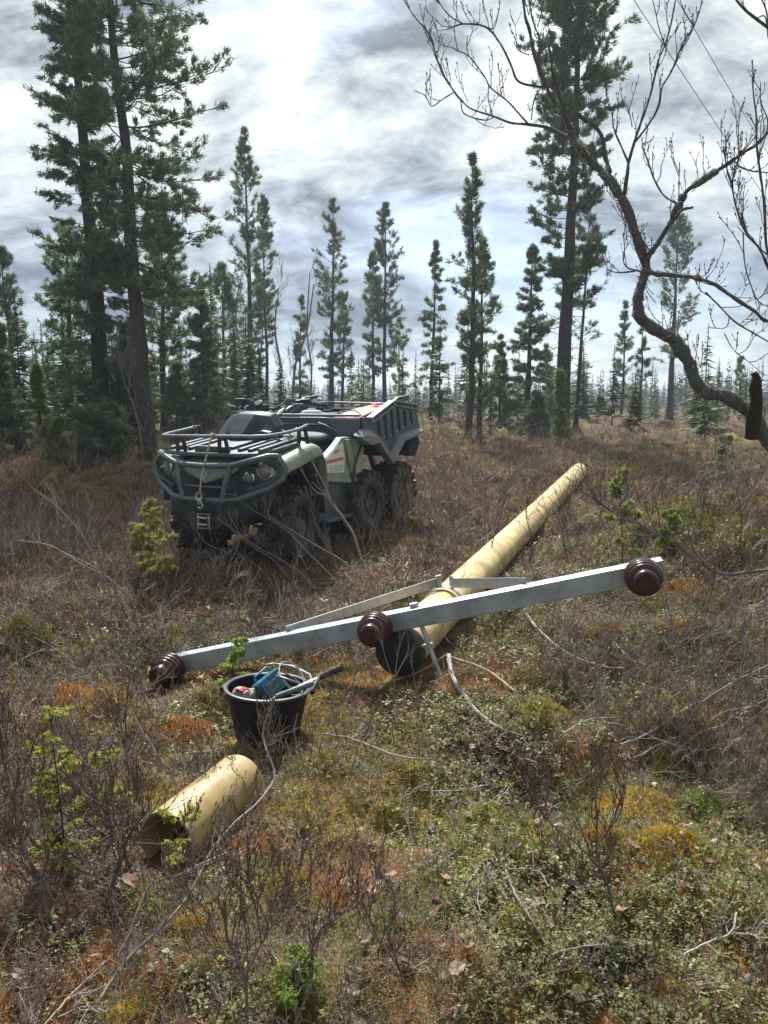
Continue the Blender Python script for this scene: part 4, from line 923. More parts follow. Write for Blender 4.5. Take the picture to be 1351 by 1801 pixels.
        bag.add(tubes(P2, taperR(len(P2), 3, np.repeat(rad * .42 * s, kk * 2), np.repeat(rad * .28 * s, kk * 2))), np.repeat(np.repeat(c0, kk * 2, 0) * 1.1, 6, 0))
    GREY = C([(.25, .215, .205), (.17, .13, .12), (.32, .29, .28), (.11, .08, .065), (.20, .155, .14)]); MAU = C([(.19, .14, .125), (.15, .10, .085), (.24, .19, .165), (.29, .25, .22)])
    brush(1700, 1.35, 3.4, .7, 4, 1, lambda x, y, r: .3 + .5 * sstep(.1, -.6, x / r * 2) + .5 * (fbm(x / .5, y / .5, 33, 2) > .55), GREY, .0017)
    brush(6200, 3.0, 8.5, .95, 4, 2, lambda x, y, r: np.clip(.12 + .85 * sstep(.50, .64, fbm(x / 1.0, y / 1.0, 34, 2)) + .3 * (x < -.6) * (r > 3.6), 0, 1) * clearing(x, y), GREY, .0017)
    brush(5000, 7.0, 30, 1.5, 3, 3, lambda x, y, r: np.clip(.3 + .9 * sstep(.40, .58, fbm(x / 1.8, y / 1.8, 35, 2)), 0, 1), MAU, .0018)
    tag(bag.build('twiggy_undergrowth', M_TWIG), kind='stuff')
    # --- fallen leaves
    n = 520; rg = np.random.default_rng(5); x, y, r = scatter(rg, n, 1.35, 5); k = (rg.uniform(size=n) < .4 + .6 * (x > -.1)) & keepout(x, y, .02); x, y, r = x[k], y[k], r[k]; n = len(x)
    S_ = 8; A = np.linspace(0, 2 * PI, S_, endpoint=False); lw = rg.uniform(.012, .021, n); ll = lw * rg.uniform(1.2, 1.5, n); yaw = rg.uniform(0, 2 * PI, n)
    nx = rg.normal(size=(n, 3)) * .45 + C([0, 0, 1]); nx = unit(nx); tx = unit(np.cross(nx, np.stack([np.cos(yaw), np.sin(yaw), np.zeros(n)], -1))); ty = np.cross(nx, tx)
    cen = np.stack([x, y, hgt(x, y) + rg.uniform(.012, .035, n)], -1)
    rim = cen[:, None] + tx[:, None] * (ll[:, None] * np.cos(A) * (1 + .12 * (np.cos(A) > .9)))[..., None] + ty[:, None] * (lw[:, None] * np.sin(A))[..., None] + nx[:, None] * (rg.uniform(.1, .55, n)[:, None] * lw[:, None] * np.abs(np.sin(A)) + .004 * np.cos(3 * A))[..., None]
    Q = np.stack([np.broadcast_to(cen[:, None], rim.shape), rim, np.roll(rim, -1, 1)], 2).reshape(-1, 3, 3)
    pal = C([(.40, .25, .17), (.33, .19, .12), (.46, .34, .26), (.22, .11, .07), (.42, .18, .06), (.28, .2, .17)]); cl = pal[rg.choice(6, n, p=[.28, .22, .18, .12, .08, .12])] * rg.uniform(.75, 1.15, (n, 1))
    bag = Bag(); bag.add(Q, np.repeat(cl, S_, 0)); tag(bag.build('fallen_leaves', M_LEAF), kind='stuff')
ground_cover()
# ================================================================ conifers
BARK = {'pine': C([(.038, .035, .036), (.055, .047, .045)]), 'spruce': C([(.035, .034, .037), (.05, .046, .047)]), 'red': C([(.062, .050, .047), (.046, .042, .043)])}
def conifer(name, label, base, D, top, trunk_w, prof, kind='pine', nb=70, nsub=5, tuft=6, K=7, f0=.12, via=(), green=(.040, .060, .026), seed=1, bark='pine', bare=0.0, rise=(.05, 1.05), group=None, asym=0.0, tl=.085, twr=.022, sub_len=.30, sconst=.05, fpow=.92, texp=1.0, dead=14):
    """trunk through traced photo points at distance D, real branches and needle tufts. prof: [(height fraction, half width in photo px)]"""
    rng = np.random.default_rng(seed)
    if not name.endswith('seedling'): tl = min(tl, .075 + .0016 * D) if kind == 'pine' else min(tl, .07 + .0012 * D); twr = min(twr, tl * .30); nb = int(nb * (1.0 if kind == 'spruce' else .95 if trunk_w > 20 else .68)); tuft = max(4, int(tuft * (.85 if kind == 'spruce' else .85))); twr *= .8; K = K + 2
    if kind == 'pine' and trunk_w <= 20: nb = int(nb * 1.75); nsub = max(3, nsub - 2); tuft = max(3, tuft - 2); prof = [(a_, w_ if a_ < .97 else 2.0) for a_, w_ in prof]
    b = at(base[0], base[1], D); b[2] = gz(b[0], b[1]) - .1
    pts = [b] + [at(px, py, D + rng.uniform(-.25, .25)) for px, py in via] + [at(top[0], top[1], D)]
    m2 = D / FPX; Hh = pts[-1][2] - b[2]
    zs = [p[2] for p in pts]
    tr = resample([(*p, 0) for p in pts], max(5, 24 // len(pts)))[:, :3]
    fr = (tr[:, 2] - b[2]) / Hh; rad = trunk_w * m2 * .5 * np.clip(1 - fr, 0, 1) ** texp + (.0012 if name.endswith('seedling') else .005)
    tr[:, 0] += (fbm(tr[:, 2] / 1.3, np.full(len(tr), seed * 3.7), 3, 2) - .5) * .10 * np.minimum(1, fr * 5); rad[0] *= 1.35
    root = empty(name, b); tag(root, label, 'tree', group)
    tb = Bag(); bc = BARK[bark]
    kt = 10 if trunk_w > 14 else 6
    q = tubes(tr[None], rad[None], kt); cc = bc[0] + (bc[1] - bc[0]) * rng.uniform(0, 1, (len(q), 1)); tb.add(q, cc)
    # branches
    f = f0 + (1 - f0) * rng.uniform(0, 1, nb) ** fpow; f = np.sort(f); az = rng.uniform(0, 2 * PI, nb)
    hw = np.interp(f, [p[0] for p in prof], [p[1] for p in prof]) * m2 * (1 if trunk_w > 20 or trunk_w <= 3 else .82) * rng.uniform(.6, 1.2, nb) * (1 + asym * np.cos(az))
    base_ = np.stack([np.interp(f, fr, tr[:, i]) for i in range(3)], -1)
    if kind == 'pine': el = rise[0] + (rise[1] - rise[0]) * f ** 1.6 + rng.normal(size=nb) * .14; bend = .10
    else: el = -.42 + .75 * f + rng.normal(size=nb) * .12; bend = .10
    d = np.stack([np.cos(az) * np.cos(el), np.sin(az) * np.cos(el), np.sin(el)], -1)
    L = np.maximum(hw / np.maximum(.5, np.cos(el)), .06)
    P0 = poly(rng, base_, d, L, 6, .07 if kind == 'spruce' else .12, bend)
    rb = np.clip(L * .012, .004, .045)
    tb.add(tubes(P0, taperR(nb, 7, rb, rb * .25)), bc[1] * .9)
    if dead:  # dead lower twigs
        fd = rng.uniform(.06, max(.1, f0 + .12), dead); ad = rng.uniform(0, 2 * PI, dead); bd = np.stack([np.interp(fd, fr, tr[:, i]) for i in range(3)], -1)
        dd = np.stack([np.cos(ad), np.sin(ad), rng.uniform(-.4, .1, dead)], -1); Pd = poly(rng, bd, unit(dd), rng.uniform(.3, .9, dead) * np.interp(.2, [p[0] for p in prof], [p[1] for p in prof]) * m2 + .1, 5, .2)
        tb.add(tubes(Pd, taperR(dead, 6, .015 if trunk_w > 20 else .009, .003)), C((.11, .10, .095))); Pe, _ = grow(rng, Pd, 3, .25, segs=3); tb.add(tubes(Pe, taperR(len(Pe), 4, .004, .002)), C((.11, .10, .095)))
    P1, t1 = grow(rng, P0, nsub, (L * sub_len + sconst * np.minimum(1, L * 1.5))[:, None], wob=.14, ang=(.45, .95), t0=.18 + .25 * bare, up=.12 if kind == 'pine' else -.10, segs=3, taper=.35, flat=.75)
    rs = np.repeat(rb, nsub) * .4
    tb.add(tubes(P1, taperR(len(P1), 4, np.maximum(rs, .003), .002)), bc[1] * .9)
    tb.build('trunk', M_BARK, root, origin=b)
    # needles: tufts along the twigs
    nt = tuft; n1 = len(P1); t = rng.uniform(.15 if kind == 'spruce' else .5, 1.0, (n1, nt)); t[:, 0] = 1.0; f_ = t * 3; i = np.minimum(f_.astype(int), 2); w = (f_ - i)[..., None]; ix = np.arange(n1)[:, None]
    c = P1[ix, i] * (1 - w) + P1[ix, i + 1] * w; tan = unit(P1[ix, i + 1] - P1[ix, i])
    c2 = P0[:, 3:].reshape(-1, 3); tan2 = unit(P0[:, 3:] - P0[:, 2:-1]).reshape(-1, 3)
    c = np.concatenate([c.reshape(-1, 3), c2]); tan = np.concatenate([tan.reshape(-1, 3), tan2]); n = len(c)
    keep = rng.uniform(size=n) > bare * .5; c = c[keep]; tan = tan[keep]; n = len(c)
    rnd = rng.normal(size=(n, K, 3)); dv = unit(tan[:, None] * (1.1 if kind == 'pine' else .7) + rnd * .75 + (C([0, 0, .25]) if kind == 'pine' else C([0, 0, -.35])))
    ll = tl * rng.uniform(.6, 1.3, (n, K)); wv = unit(np.cross(dv, rng.normal(size=(n, K, 3)))) * (twr * rng.uniform(.6, 1.2, (n, K)) * .5)[..., None]
    o = c[:, None] + rng.normal(size=(n, K, 3)) * tl * .22
    Q = np.stack([o - wv, o + wv, o + dv * ll[..., None]], 2).reshape(-1, 3, 3)
    g = C(green) * rng.uniform(.65, 1.5, (n, 1)); ye = rng.uniform(size=(n, 1)) < .18; g = np.where(ye, g * C([1.8, 1.45, .9]), g)
    cb = Bag(); cb.add(Q, np.clip(np.repeat(g, K, 0) * rng.uniform(.8, 1.2, (n * K, 1)), 0, 1)); cb.build('crown', M_NEEDLE, root, origin=b)
    return root
G1 = (.105, .155, .08); G2 = (.12, .185, .07); G3 = (.12, .18, .05); GD = (.085, .13, .068)
TREES = [
 # name, label, base, D, top, trunk px, profile, extra
 ('spruce_tree', 'huge dark spruce at the left, tallest and densest of the trees, beside the leaning pine', (178, 745), 16, (95, -330), 30, [(.0, 85), (.12, 90), (.25, 78), (.5, 62), (.75, 50), (1, 6)], dict(kind='spruce', nb=250, nsub=8, tuft=8, K=8, f0=.06, via=((172, 560), (150, 300), (125, 0)), green=GD, seed=3, bark='spruce', tl=.17, twr=.042, asym=-.1)),
 ('pine_tree', 'tall leaning pine with a straight bare reddish trunk behind the front of the quad bike', (264, 800), 14, (165, -420), 30, [(0, 30), (.2, 60), (.32, 105), (.5, 118), (.68, 110), (.85, 75), (1, 20)], dict(nb=190, nsub=10, tuft=8, K=8, f0=.26, via=((240, 560), (222, 300), (195, 0)), green=G1, seed=5, rise=(-.35, .18), asym=.3, tl=.13, twr=.03, dead=40, bark='red')),
 ('pine_tree', 'big pine with a dark straight trunk rising through the forks of the bare birch', (988, 748), 18, (1030, -260), 28, [(0, 20), (.25, 50), (.45, 70), (.58, 62), (.72, 78), (.85, 70), (1, 12)], dict(nb=250, nsub=9, tuft=7, K=8, f0=.22, fpow=.72, texp=1.15, via=((1000, 450), (1014, 200), (1020, 0)), green=G1, seed=8, rise=(0, .6), tl=.15, twr=.035, dead=70)),
 ('pine_tree', 'thin dead limbed pine just right of the big pine trunk', (1012, 752), 21, (1040, 350), 8, [(0, 20), (.3, 50), (.6, 60), (1, 10)], dict(nb=50, nsub=6, tuft=5, K=6, f0=.25, green=G1, seed=9, bare=.5, tl=.15, twr=.03)),
 ('pine_tree', 'slender spire topped pine directly behind the handlebar of the quad bike', (443, 728), 25, (427, 230), 13, [(0, 8), (.2, 22), (.4, 45), (.58, 48), (.72, 42), (.84, 22), (1, 5)], dict(nb=95, nsub=6, tuft=5, K=7, f0=.22, via=((436, 450),), green=G1, seed=12, bark='red', tl=.17, twr=.04)),
 ('pine_tree', 'pine with a tapering crown second to the right of the spire topped pine', (583, 722), 30, (586, 355), 11, [(0, 10), (.3, 30), (.6, 34), (.85, 24), (1, 5)], dict(nb=80, nsub=6, tuft=5, K=7, f0=.2, green=G1, seed=14, bark='red', tl=.2, twr=.05)),
 ('pine_tree', 'short thin pine close beside the tapering pine, its top half as high', (600, 722), 31, (606, 520), 7, [(0, 12), (.4, 28), (.8, 16), (1, 4)], dict(nb=45, nsub=5, tuft=5, K=6, f0=.15, green=G1, seed=15, tl=.2, twr=.05)),
 ('pine_tree', 'tallest of the cluster of pines standing behind the middle of the cargo box', (676, 716), 30, (678, 363), 10, [(0, 12), (.3, 36), (.6, 38), (.85, 20), (1, 5)], dict(nb=90, nsub=6, tuft=5, K=7, f0=.2, green=G1, seed=16, tl=.2, twr=.05)),
 ('pine_tree', 'lower left companion of the pine cluster behind the cargo box', (656, 716), 31, (655, 440), 8, [(0, 12), (.4, 32), (.8, 18), (1, 5)], dict(nb=60, nsub=6, tuft=5, K=7, f0=.25, green=G1, seed=17, tl=.2, twr=.05)),
 ('pine_tree', 'small pine at the right edge of the pine cluster behind the cargo box', (700, 720), 33, (703, 565), 5, [(0, 12), (.4, 22), (.8, 14), (1, 4)], dict(nb=40, nsub=5, tuft=5, K=6, f0=.15, green=G2, seed=18, tl=.2, twr=.05)),
 ('spruce_tree', 'sparse thin spruce between the cargo box and the tallest middle pine', (756, 742), 24, (767, 425), 9, [(0, 30), (.2, 42), (.5, 30), (.8, 16), (1, 3)], dict(kind='spruce', nb=75, nsub=5, tuft=5, K=6, f0=.1, green=G1, seed=20, bare=.3, tl=.15, twr=.035, bark='spruce')),
 ('pine_tree', 'spire topped pine rising highest in the gap right of the quad bike', (822, 788), 17, (832, 280), 14, [(0, 8), (.3, 26), (.5, 36), (.66, 38), (.8, 20), (.9, 17), (1, 4)], dict(nb=70, nsub=6, tuft=5, K=7, f0=.25, via=((830, 600),), green=G1, seed=22, tl=.13, twr=.028, rise=(.1, 1.0))),
 ('pine_tree', 'bushy green pine leaning against the right of the middle spire topped pine', (843, 785), 18.5, (850, 425), 11, [(0, 14), (.25, 34), (.55, 42), (.8, 28), (1, 6)], dict(nb=62, nsub=6, tuft=5, K=7, f0=.2, green=G2, seed=23, tl=.14, twr=.03)),
 ('spruce_tree', 'bright green young spruce right of the bushy middle pine', (880, 755), 22, (880, 590), 7, [(0, 26), (.4, 24), (.8, 10), (1, 2)], dict(kind='spruce', nb=70, nsub=5, tuft=6, K=6, f0=.04, green=G3, seed=24, tl=.14, twr=.03, dead=0)),
 ('spruce_tree', 'dark green broad spruce left of the big pine trunk', (928, 745), 22, (938, 425), 12, [(0, 60), (.15, 55), (.4, 42), (.7, 26), (1, 4)], dict(kind='spruce', nb=110, nsub=6, tuft=6, K=7, f0=.05, green=G1, seed=25, tl=.17, twr=.04, bark='spruce')),
 ('spruce_tree', 'bright light green sapling standing in front of the foot of the big pine', (987, 770), 16.5, (985, 655), 5, [(0, 22), (.5, 12), (1, 1)], dict(kind='spruce', nb=34, nsub=5, tuft=6, K=6, f0=.03, green=(.12, .18, .04), seed=26, tl=.09, twr=.022, dead=0)),
 ('pine_tree', 'tall pine with a rounded top between the arms of the bare birch at the right', (1176, 752), 35, (1195, 385), 11, [(0, 12), (.2, 28), (.5, 40), (.75, 34), (.9, 24), (1, 8)], dict(nb=90, nsub=6, tuft=5, K=7, f0=.25, green=G1, seed=28, tl=.24, twr=.055, bare=.2)),
 ('pine_tree', 'thin small crowned pine left of the thick elbow of the birch', (1092, 752), 30, (1102, 535), 5, [(0, 10), (.4, 24), (.8, 12), (1, 4)], dict(nb=45, nsub=5, tuft=5, K=6, f0=.2, green=G1, seed=29, tl=.18, twr=.045, bare=.2)),
 ('dead_pine_tree', 'nearly bare thin pine pole under the elbow of the birch', (1124, 760), 26, (1133, 560), 6, [(0, 8), (.5, 16), (1, 4)], dict(nb=30, nsub=4, tuft=3, K=5, f0=.3, green=G1, seed=30, tl=.15, twr=.035, bare=.6, dead=20)),
 ('pine_tree', 'small pine near the right edge above the treeline beside the dark stub', (1300, 742), 40, (1303, 628), 5, [(0, 12), (.5, 15), (1, 4)], dict(nb=40, nsub=5, tuft=5, K=6, f0=.12, green=G2, seed=31, tl=.25, twr=.06)),
 ('pine_tree', 'grey green pine behind the left side of the huge spruce', (122, 760), 20, (118, 410), 14, [(0, 30), (.3, 62), (.6, 66), (.85, 40), (1, 10)], dict(nb=90, nsub=7, tuft=6, K=7, f0=.22, green=G2, seed=33, tl=.16, twr=.036)),
 ('pine_tree', 'slim pine at the far left with a sparse crown beside the picture edge', (38, 770), 19, (0, 440), 10, [(0, 20), (.4, 50), (.8, 30), (1, 8)], dict(nb=70, nsub=6, tuft=6, K=7, f0=.2, green=G1, seed=34, tl=.15, twr=.034)),
 ('spruce_tree', 'dark bushy spruce cut by the left edge of the view', (2, 800), 14, (-5, 570), 10, [(0, 55), (.3, 48), (.7, 24), (1, 4)], dict(kind='spruce', nb=120, nsub=6, tuft=6, K=7, f0=.03, green=GD, seed=35, tl=.12, twr=.028, dead=0)),
 ('pine_tree', 'green pine whose trunk stands right of the tall leaning pine', (290, 770), 20, (283, 370), 13, [(0, 30), (.2, 55), (.45, 62), (.7, 44), (.9, 24), (1, 8)], dict(nb=120, nsub=7, tuft=6, K=7, f0=.12, green=G2, seed=36, tl=.16, twr=.036)),
 ('spruce_tree', 'green spruce standing behind the front rack of the quad bike', (362, 760), 17, (352, 515), 12, [(0, 40), (.2, 48), (.5, 40), (.8, 22), (1, 4)], dict(kind='spruce', nb=110, nsub=6, tuft=6, K=7, f0=.05, green=G1, seed=37, tl=.13, twr=.03, bark='spruce')),
 ('pine_tree', 'light green pine between the green spruce and the spire topped pine', (398, 745), 22, (392, 468), 9, [(0, 30), (.4, 44), (.75, 30), (1, 6)], dict(nb=80, nsub=6, tuft=6, K=7, f0=.15, green=G2, seed=38, tl=.17, twr=.038)),
 ('pine_tree', 'small pine among the bare birches behind the seat of the quad bike', (526, 722), 30, (530, 525), 6, [(0, 10), (.4, 20), (.8, 10), (1, 3)], dict(nb=45, nsub=5, tuft=5, K=6, f0=.2, green=G1, seed=39, tl=.2, twr=.048)),
 ('pine_tree', 'companion pine close on the right of the spire topped pine', (470, 728), 27, (462, 350), 7, [(0, 8), (.45, 22), (.7, 26), (.9, 14), (1, 4)], dict(nb=70, nsub=6, tuft=5, K=7, f0=.35, green=G1, seed=40, tl=.18, twr=.042)),
 ('juniper_bush', 'low dark spreading bush around the foot of the huge spruce', (185, 800), 13.5, (180, 722), 6, [(0, 105), (.4, 85), (.8, 45), (1, 15)], dict(kind='spruce', nb=110, nsub=7, tuft=6, K=7, f0=.02, green=GD, seed=41, tl=.10, twr=.025, dead=0)),
 ('spruce_tree', 'dark low spruce at the foot of the broad spruce left of the big pine', (935, 765), 19, (945, 690), 5, [(0, 45), (.5, 30), (1, 5)], dict(kind='spruce', nb=70, nsub=6, tuft=6, K=6, f0=.02, green=GD, seed=42, tl=.11, twr=.028, dead=0)),
 ('spruce_tree', 'small dark conical spruce between the big pine and the thin poles', (1058, 752), 30, (1056, 700), 4, [(0, 24), (.5, 14), (1, 2)], dict(kind='spruce', nb=60, nsub=5, tuft=5, K=6, f0=.02, green=GD, seed=43, tl=.15, twr=.036, dead=0)),
 ('spruce_tree', 'yellow green sapling in the gap under the far left pines', (72, 778), 15, (62, 640), 5, [(0, 34), (.5, 18), (1, 1)], dict(kind='spruce', nb=44, nsub=5, tuft=6, K=6, f0=.03, green=G3, seed=44, tl=.10, twr=.024, dead=0)),
 ('spruce_tree', 'low yellow green sapling left of the dark spreading bush', (100, 790), 13, (102, 738), 4, [(0, 28), (.5, 20), (1, 3)], dict(kind='spruce', nb=50, nsub=5, tuft=6, K=6, f0=.03, green=(.10, .13, .04), seed=45, tl=.08, twr=.02, dead=0)),
 ('spruce_tree', 'green undergrowth spruce between the two tall left trunks', (222, 790), 16.5, (225, 560), 8, [(0, 55), (.3, 48), (.7, 26), (1, 4)], dict(kind='spruce', nb=120, nsub=6, tuft=6, K=7, f0=.03, green=G1, seed=46, tl=.13, twr=.03, bark='spruce')),
 ('spruce_tree', 'green young spruce half hidden behind the rack rail of the quad bike', (312, 780), 17, (312, 640), 6, [(0, 42), (.4, 34), (1, 3)], dict(kind='spruce', nb=90, nsub=6, tuft=6, K=7, f0=.03, green=G2, seed=47, tl=.12, twr=.028, dead=0)),
 ('pine_tree', 'slim pine right of the big pine with thin drooping shoots', (968, 750), 28, (962, 610), 5, [(0, 14), (.5, 18), (1, 4)], dict(nb=40, nsub=5, tuft=5, K=6, f0=.1, green=G2, seed=48, tl=.18, twr=.04)),
]
for (nm, lab, ba, D, tp, tw, pf, ex) in TREES:
    conifer(nm, lab, ba, D, tp, tw, pf, group=('spruces at the forest edge' if nm == 'spruce_tree' else 'pines at the forest edge' if nm == 'pine_tree' else None), **ex)

# leafless slender birches behind the quad
def bare_tree(name, label, lines, D, col, seed, grow_spec, group=None, rmin=.0012, cat='tree', buds=False, bark_name='trunk', gravity=.25, base_down=True, lichen=0, extra=None, tw=1.0):
    """lines: list of [(px, py, width px, optional depth offset)] traced polylines"""
    rng = np.random.default_rng(seed); bag = Bag(); twb = Bag(); main = []
    Ds = [D] * len(lines)
    if name == 'bare_shrub':
        for i_, ln in enumerate(lines):
            par = None
            for j_ in range(i_):
                for a_, b_ in zip(lines[j_][:-1], lines[j_][1:]):
                    for s_ in np.linspace(0, 1, 9):
                        if math.hypot(a_[0] + (b_[0] - a_[0]) * s_ - ln[0][0], a_[1] + (b_[1] - a_[1]) * s_ - ln[0][1]) < 14: par = j_
            if par is not None: Ds[i_] = Ds[par]
            else: Ds[i_] = float(gpx(ln[0][0], ln[0][1])[1])
        D = Ds[0]
    p0 = at(lines[0][0][0], lines[0][0][1], D + (lines[0][0][3] if len(lines[0][0]) > 3 else 0)); org = p0.copy()
    if base_down: org[2] = gz(org[0], org[1]) - .05
    root = empty(name, org); tag(root, label, cat, group)
    k = 0
    for ln in lines:
        pts = []
        for q in ln:
            dd = Ds[k] + (q[3] if len(q) > 3 else 0); p = at(q[0], q[1], dd); pts.append((*p, max(rmin, q[2] * dd / FPX * .5)))
        if k == 0 and base_down: pts = [(org[0], org[1], org[2], pts[0][3] * 1.2)] + pts
        r = resample(pts, 8 if len(pts) > 4 else 10); n = len(r)
        wob = (.24 if lichen else .15) if r[:, 3].max() > .01 else .08
        r[:, :3] += (np.stack([np.convolve(np.pad(rng.normal(size=n), 2, 'edge'), np.ones(5) / 3.5, 'valid') for _ in range(3)], -1) * r[:, 3:4] * wob)
        rr = r[:, 3] * (1 + (.12 if lichen else .08) * np.convolve(np.pad(rng.normal(size=n), 1, 'edge'), np.ones(3) / 2, 'valid')); bag.add(tubes(r[None, :, :3], rr[None], 9 if r[:, 3].max() > .01 else 5), C(col) * rng.uniform(.8, 1.2))
        main.append(r); k += 1
    if name == 'bare_shrub':
        hub = main[0][0, :3].copy(); hub[2] = gz(hub[0], hub[1]) - .03
        for r in main:
            s0 = r[0, :3]
            if min([np.linalg.norm(m_[:, :3] - s0, axis=1).min() for m_ in main if m_ is not r] or [9]) < .05 and r is not main[0]: continue
            g0 = np.array([s0[0], s0[1], gz(s0[0], s0[1]) - .02]); pth = resample([(*s0, 0), (*(s0 * .4 + g0 * .6), 0), (*g0, 0), (*((g0 + hub) / 2 - [0, 0, .02]), 0), (*hub, 0)], 4)
            bag.add(tubes(pth[None, :, :3], np.full((1, len(pth)), max(.0025, r[0, 3] * .9)), 5), C(col))
    Ps = []; bl = []
    for r in main:
        idx = np.linspace(0, len(r) - 1, 7).astype(int); Ps.append(r[idx, :3]); bl.append(np.linalg.norm(np.diff(r[:, :3], axis=0), axis=1).sum())
    P = np.stack(Ps); cur = P; first = True; rad = None
    for (kk, L, t0, a0, a1, up, r0) in grow_spec:
        if first:
            cnt = np.maximum(1, np.round(np.array(bl) / np.mean(bl) * kk)).astype(int); cur = np.repeat(cur, cnt, 0); cur, _ = grow(rng, cur, 1, L, wob=.16, ang=(a0, a1), t0=t0, up=up, segs=5, taper=.35); first = False
        else: cur, _ = grow(rng, cur, kk, L, wob=.18, ang=(a0, a1), t0=t0, up=up, segs=4, taper=.35)
        n = len(cur); s = cur.shape[1]; twb.add(tubes(cur, taperR(n, s, r0 * tw, r0 * .5 * tw), 4), C(col) * .9)
        if buds:
            e = cur[:, -1]; d = unit(cur[:, -1] - cur[:, -2]); bp = np.stack([e - d * .004, e + d * .004, e + d * .010], 1); rb = np.tile([[r0 * .6, r0 * 1.5, .0004]], (n, 1)); twb.add(tubes(bp, rb, 4), C((.10, .055, .04)))
            mid = cur[:, 2]; d2 = unit(rng.normal(size=(n, 3)) + unit(cur[:, 3] - cur[:, 2])); bp = np.stack([mid, mid + d2 * .005, mid + d2 * .011], 1); twb.add(tubes(bp, rb * .9, 4), C((.10, .055, .04)))
    bag.build(bark_name, M_BARK, root, origin=org)
    if twb.q: twb.build('twigs', M_TWIG, root, origin=org)
    if lichen:
        lb = Bag()
        for r in main[:3]:
            thick = r[r[:, 3] > .008]
            if len(thick) < 3: continue
            n = lichen; i = rng.integers(0, len(thick) - 1, n); w = rng.uniform(size=(n, 1)); c = thick[i, :3] * (1 - w) + thick[i + 1, :3] * w; rd = thick[i, 3:4]; dv = unit(rng.normal(size=(n, 3))); c = (c + dv * rd * .95)[fbm(c[:, 0] * 25, c[:, 2] * 25, 5, 2) > .5]; n = len(c)
            Q, cc = blades(rng, c[:, 0], c[:, 1], c[:, 2], 6, .013, .008, 1.5, np.tile(C([[.30, .32, .28]]), (n, 1)) * rng.uniform(.4, 1.5, (n, 1))); lb.add(Q, cc)
        lb.build('lichen', M_MOSS, root, origin=org)
    return root
for i, (lab, pts, D) in enumerate((
    ('bare birch leaning left just behind the gauge pod of the quad bike', [(422, 722, 5), (425, 640, 4), (415, 560, 3), (420, 500, 1.5)], 24),
    ('bare birch with a crooked stem between the two spire topped trees', [(492, 720, 5), (494, 650, 4), (484, 580, 3), (490, 510, 1.5)], 24),
    ('bare forked birch leaning right behind the seat', [(514, 722, 5), (520, 640, 4), (540, 580, 3), (552, 500, 1.5)], 23),
    ('bare thin birch nearest the tapering pine on its left', [(545, 722, 4), (548, 650, 3), (540, 580, 2.5), (545, 480, 1.5)], 25),
    ('bare thin birch right of the spire topped pine trunk', [(458, 725, 4), (456, 650, 3), (462, 590, 2), (458, 540, 1.5)], 25),
    ('bare grey birch in front of the tall leaning pine trunk', [(250, 800, 4), (240, 730, 3), (215, 660, 2), (205, 600, 1.5)], 12.5))):
    bare_tree('birch_tree', lab, [pts], D, (.16, .14, .13), 60 + i, [(5 if i == 5 else 9, 1.0, .3, .3, .7, .45, .007), (4, .5, .2, .3, .8, .35, .005), (3, .25, .2, .3, .8, .3, .004)], group='bare birches behind the quad bike')

# far forest and undergrowth of saplings: too many to count
def far_forest():
    rng = np.random.default_rng(77); bag = Bag()
    def trees(n, d0, d1, a0, a1, h0, h1, K, pal, wf, seg=.16):
        d = rng.uniform(d0, d1, n); a = rng.uniform(a0, a1, n) * PI / 180; x = np.sin(a) * d; y = np.cos(a) * d; z = hgt(x, y); H = rng.uniform(h0, h1, n) * rng.uniform(.7, 1.2, n)
        t = rng.uniform(.03, 1, (n, K)) ** .8; rad = (1 - t) * (H * wf * rng.uniform(.7, 1.3, n))[:, None] + .05; az = rng.uniform(0, 2 * PI, (n, K))
        c = np.stack([np.broadcast_to(x[:, None], (n, K)), np.broadcast_to(y[:, None], (n, K)), z[:, None] + t * H[:, None]], -1)
        out = np.stack([np.cos(az), np.sin(az), rng.uniform(-.5, .25, (n, K))], -1) * rad[..., None]
        w = np.stack([-np.sin(az), np.cos(az), rng.uniform(-.6, .6, (n, K))], -1) * (rad * (.13 if K > 100 else .42) + .006 * H[:, None] * (90 / K))[..., None]
        Q = np.stack([c + out * .1 - w, c + out * .1 + w, c + out], 2).reshape(-1, 3, 3); cl = C(pal)[rng.integers(0, len(pal), n)] * rng.uniform(.8, 1.3, (n, 1))
        bag.add(Q, np.repeat(cl, K, 0) * rng.uniform(.8, 1.25, (n * K, 1)))
        if d0 >= 80: return
        tp = np.stack([np.stack([x, y, z], -1), np.stack([x, y, z + H * 1.03], -1)], 1); bag.add(tubes(tp, np.stack([H * .012, H * .003], 1)), C((.07, .06, .05)))
    trees(2000, 85, 240, -42, 42, 3, 5.6, 80, [(.04, .065, .03), (.05, .08, .03), (.034, .052, .03)], .21)
    trees(420, 36, 95, -42, 42, 1.2, 3.8, 170, [(.055, .085, .03), (.09, .13, .04), (.05, .07, .03)], .17)
    trees(200, 19, 40, -42, -9, 1.0, 3.6, 320, [(.055, .085, .03), (.085, .125, .035), (.045, .065, .028)], .20)
    trees(26, 24, 40, -42, -19, 3, 4.5, 600, [(.045, .065, .028), (.05, .075, .03)], .13)
    trees(80, 20, 36, -8, 42, .8, 2.6, 150, [(.075, .11, .035), (.055, .08, .03), (.11, .15, .045)], .24)
    tag(bag.build('distant_forest', M_NEEDLE), kind='stuff')
far_forest()
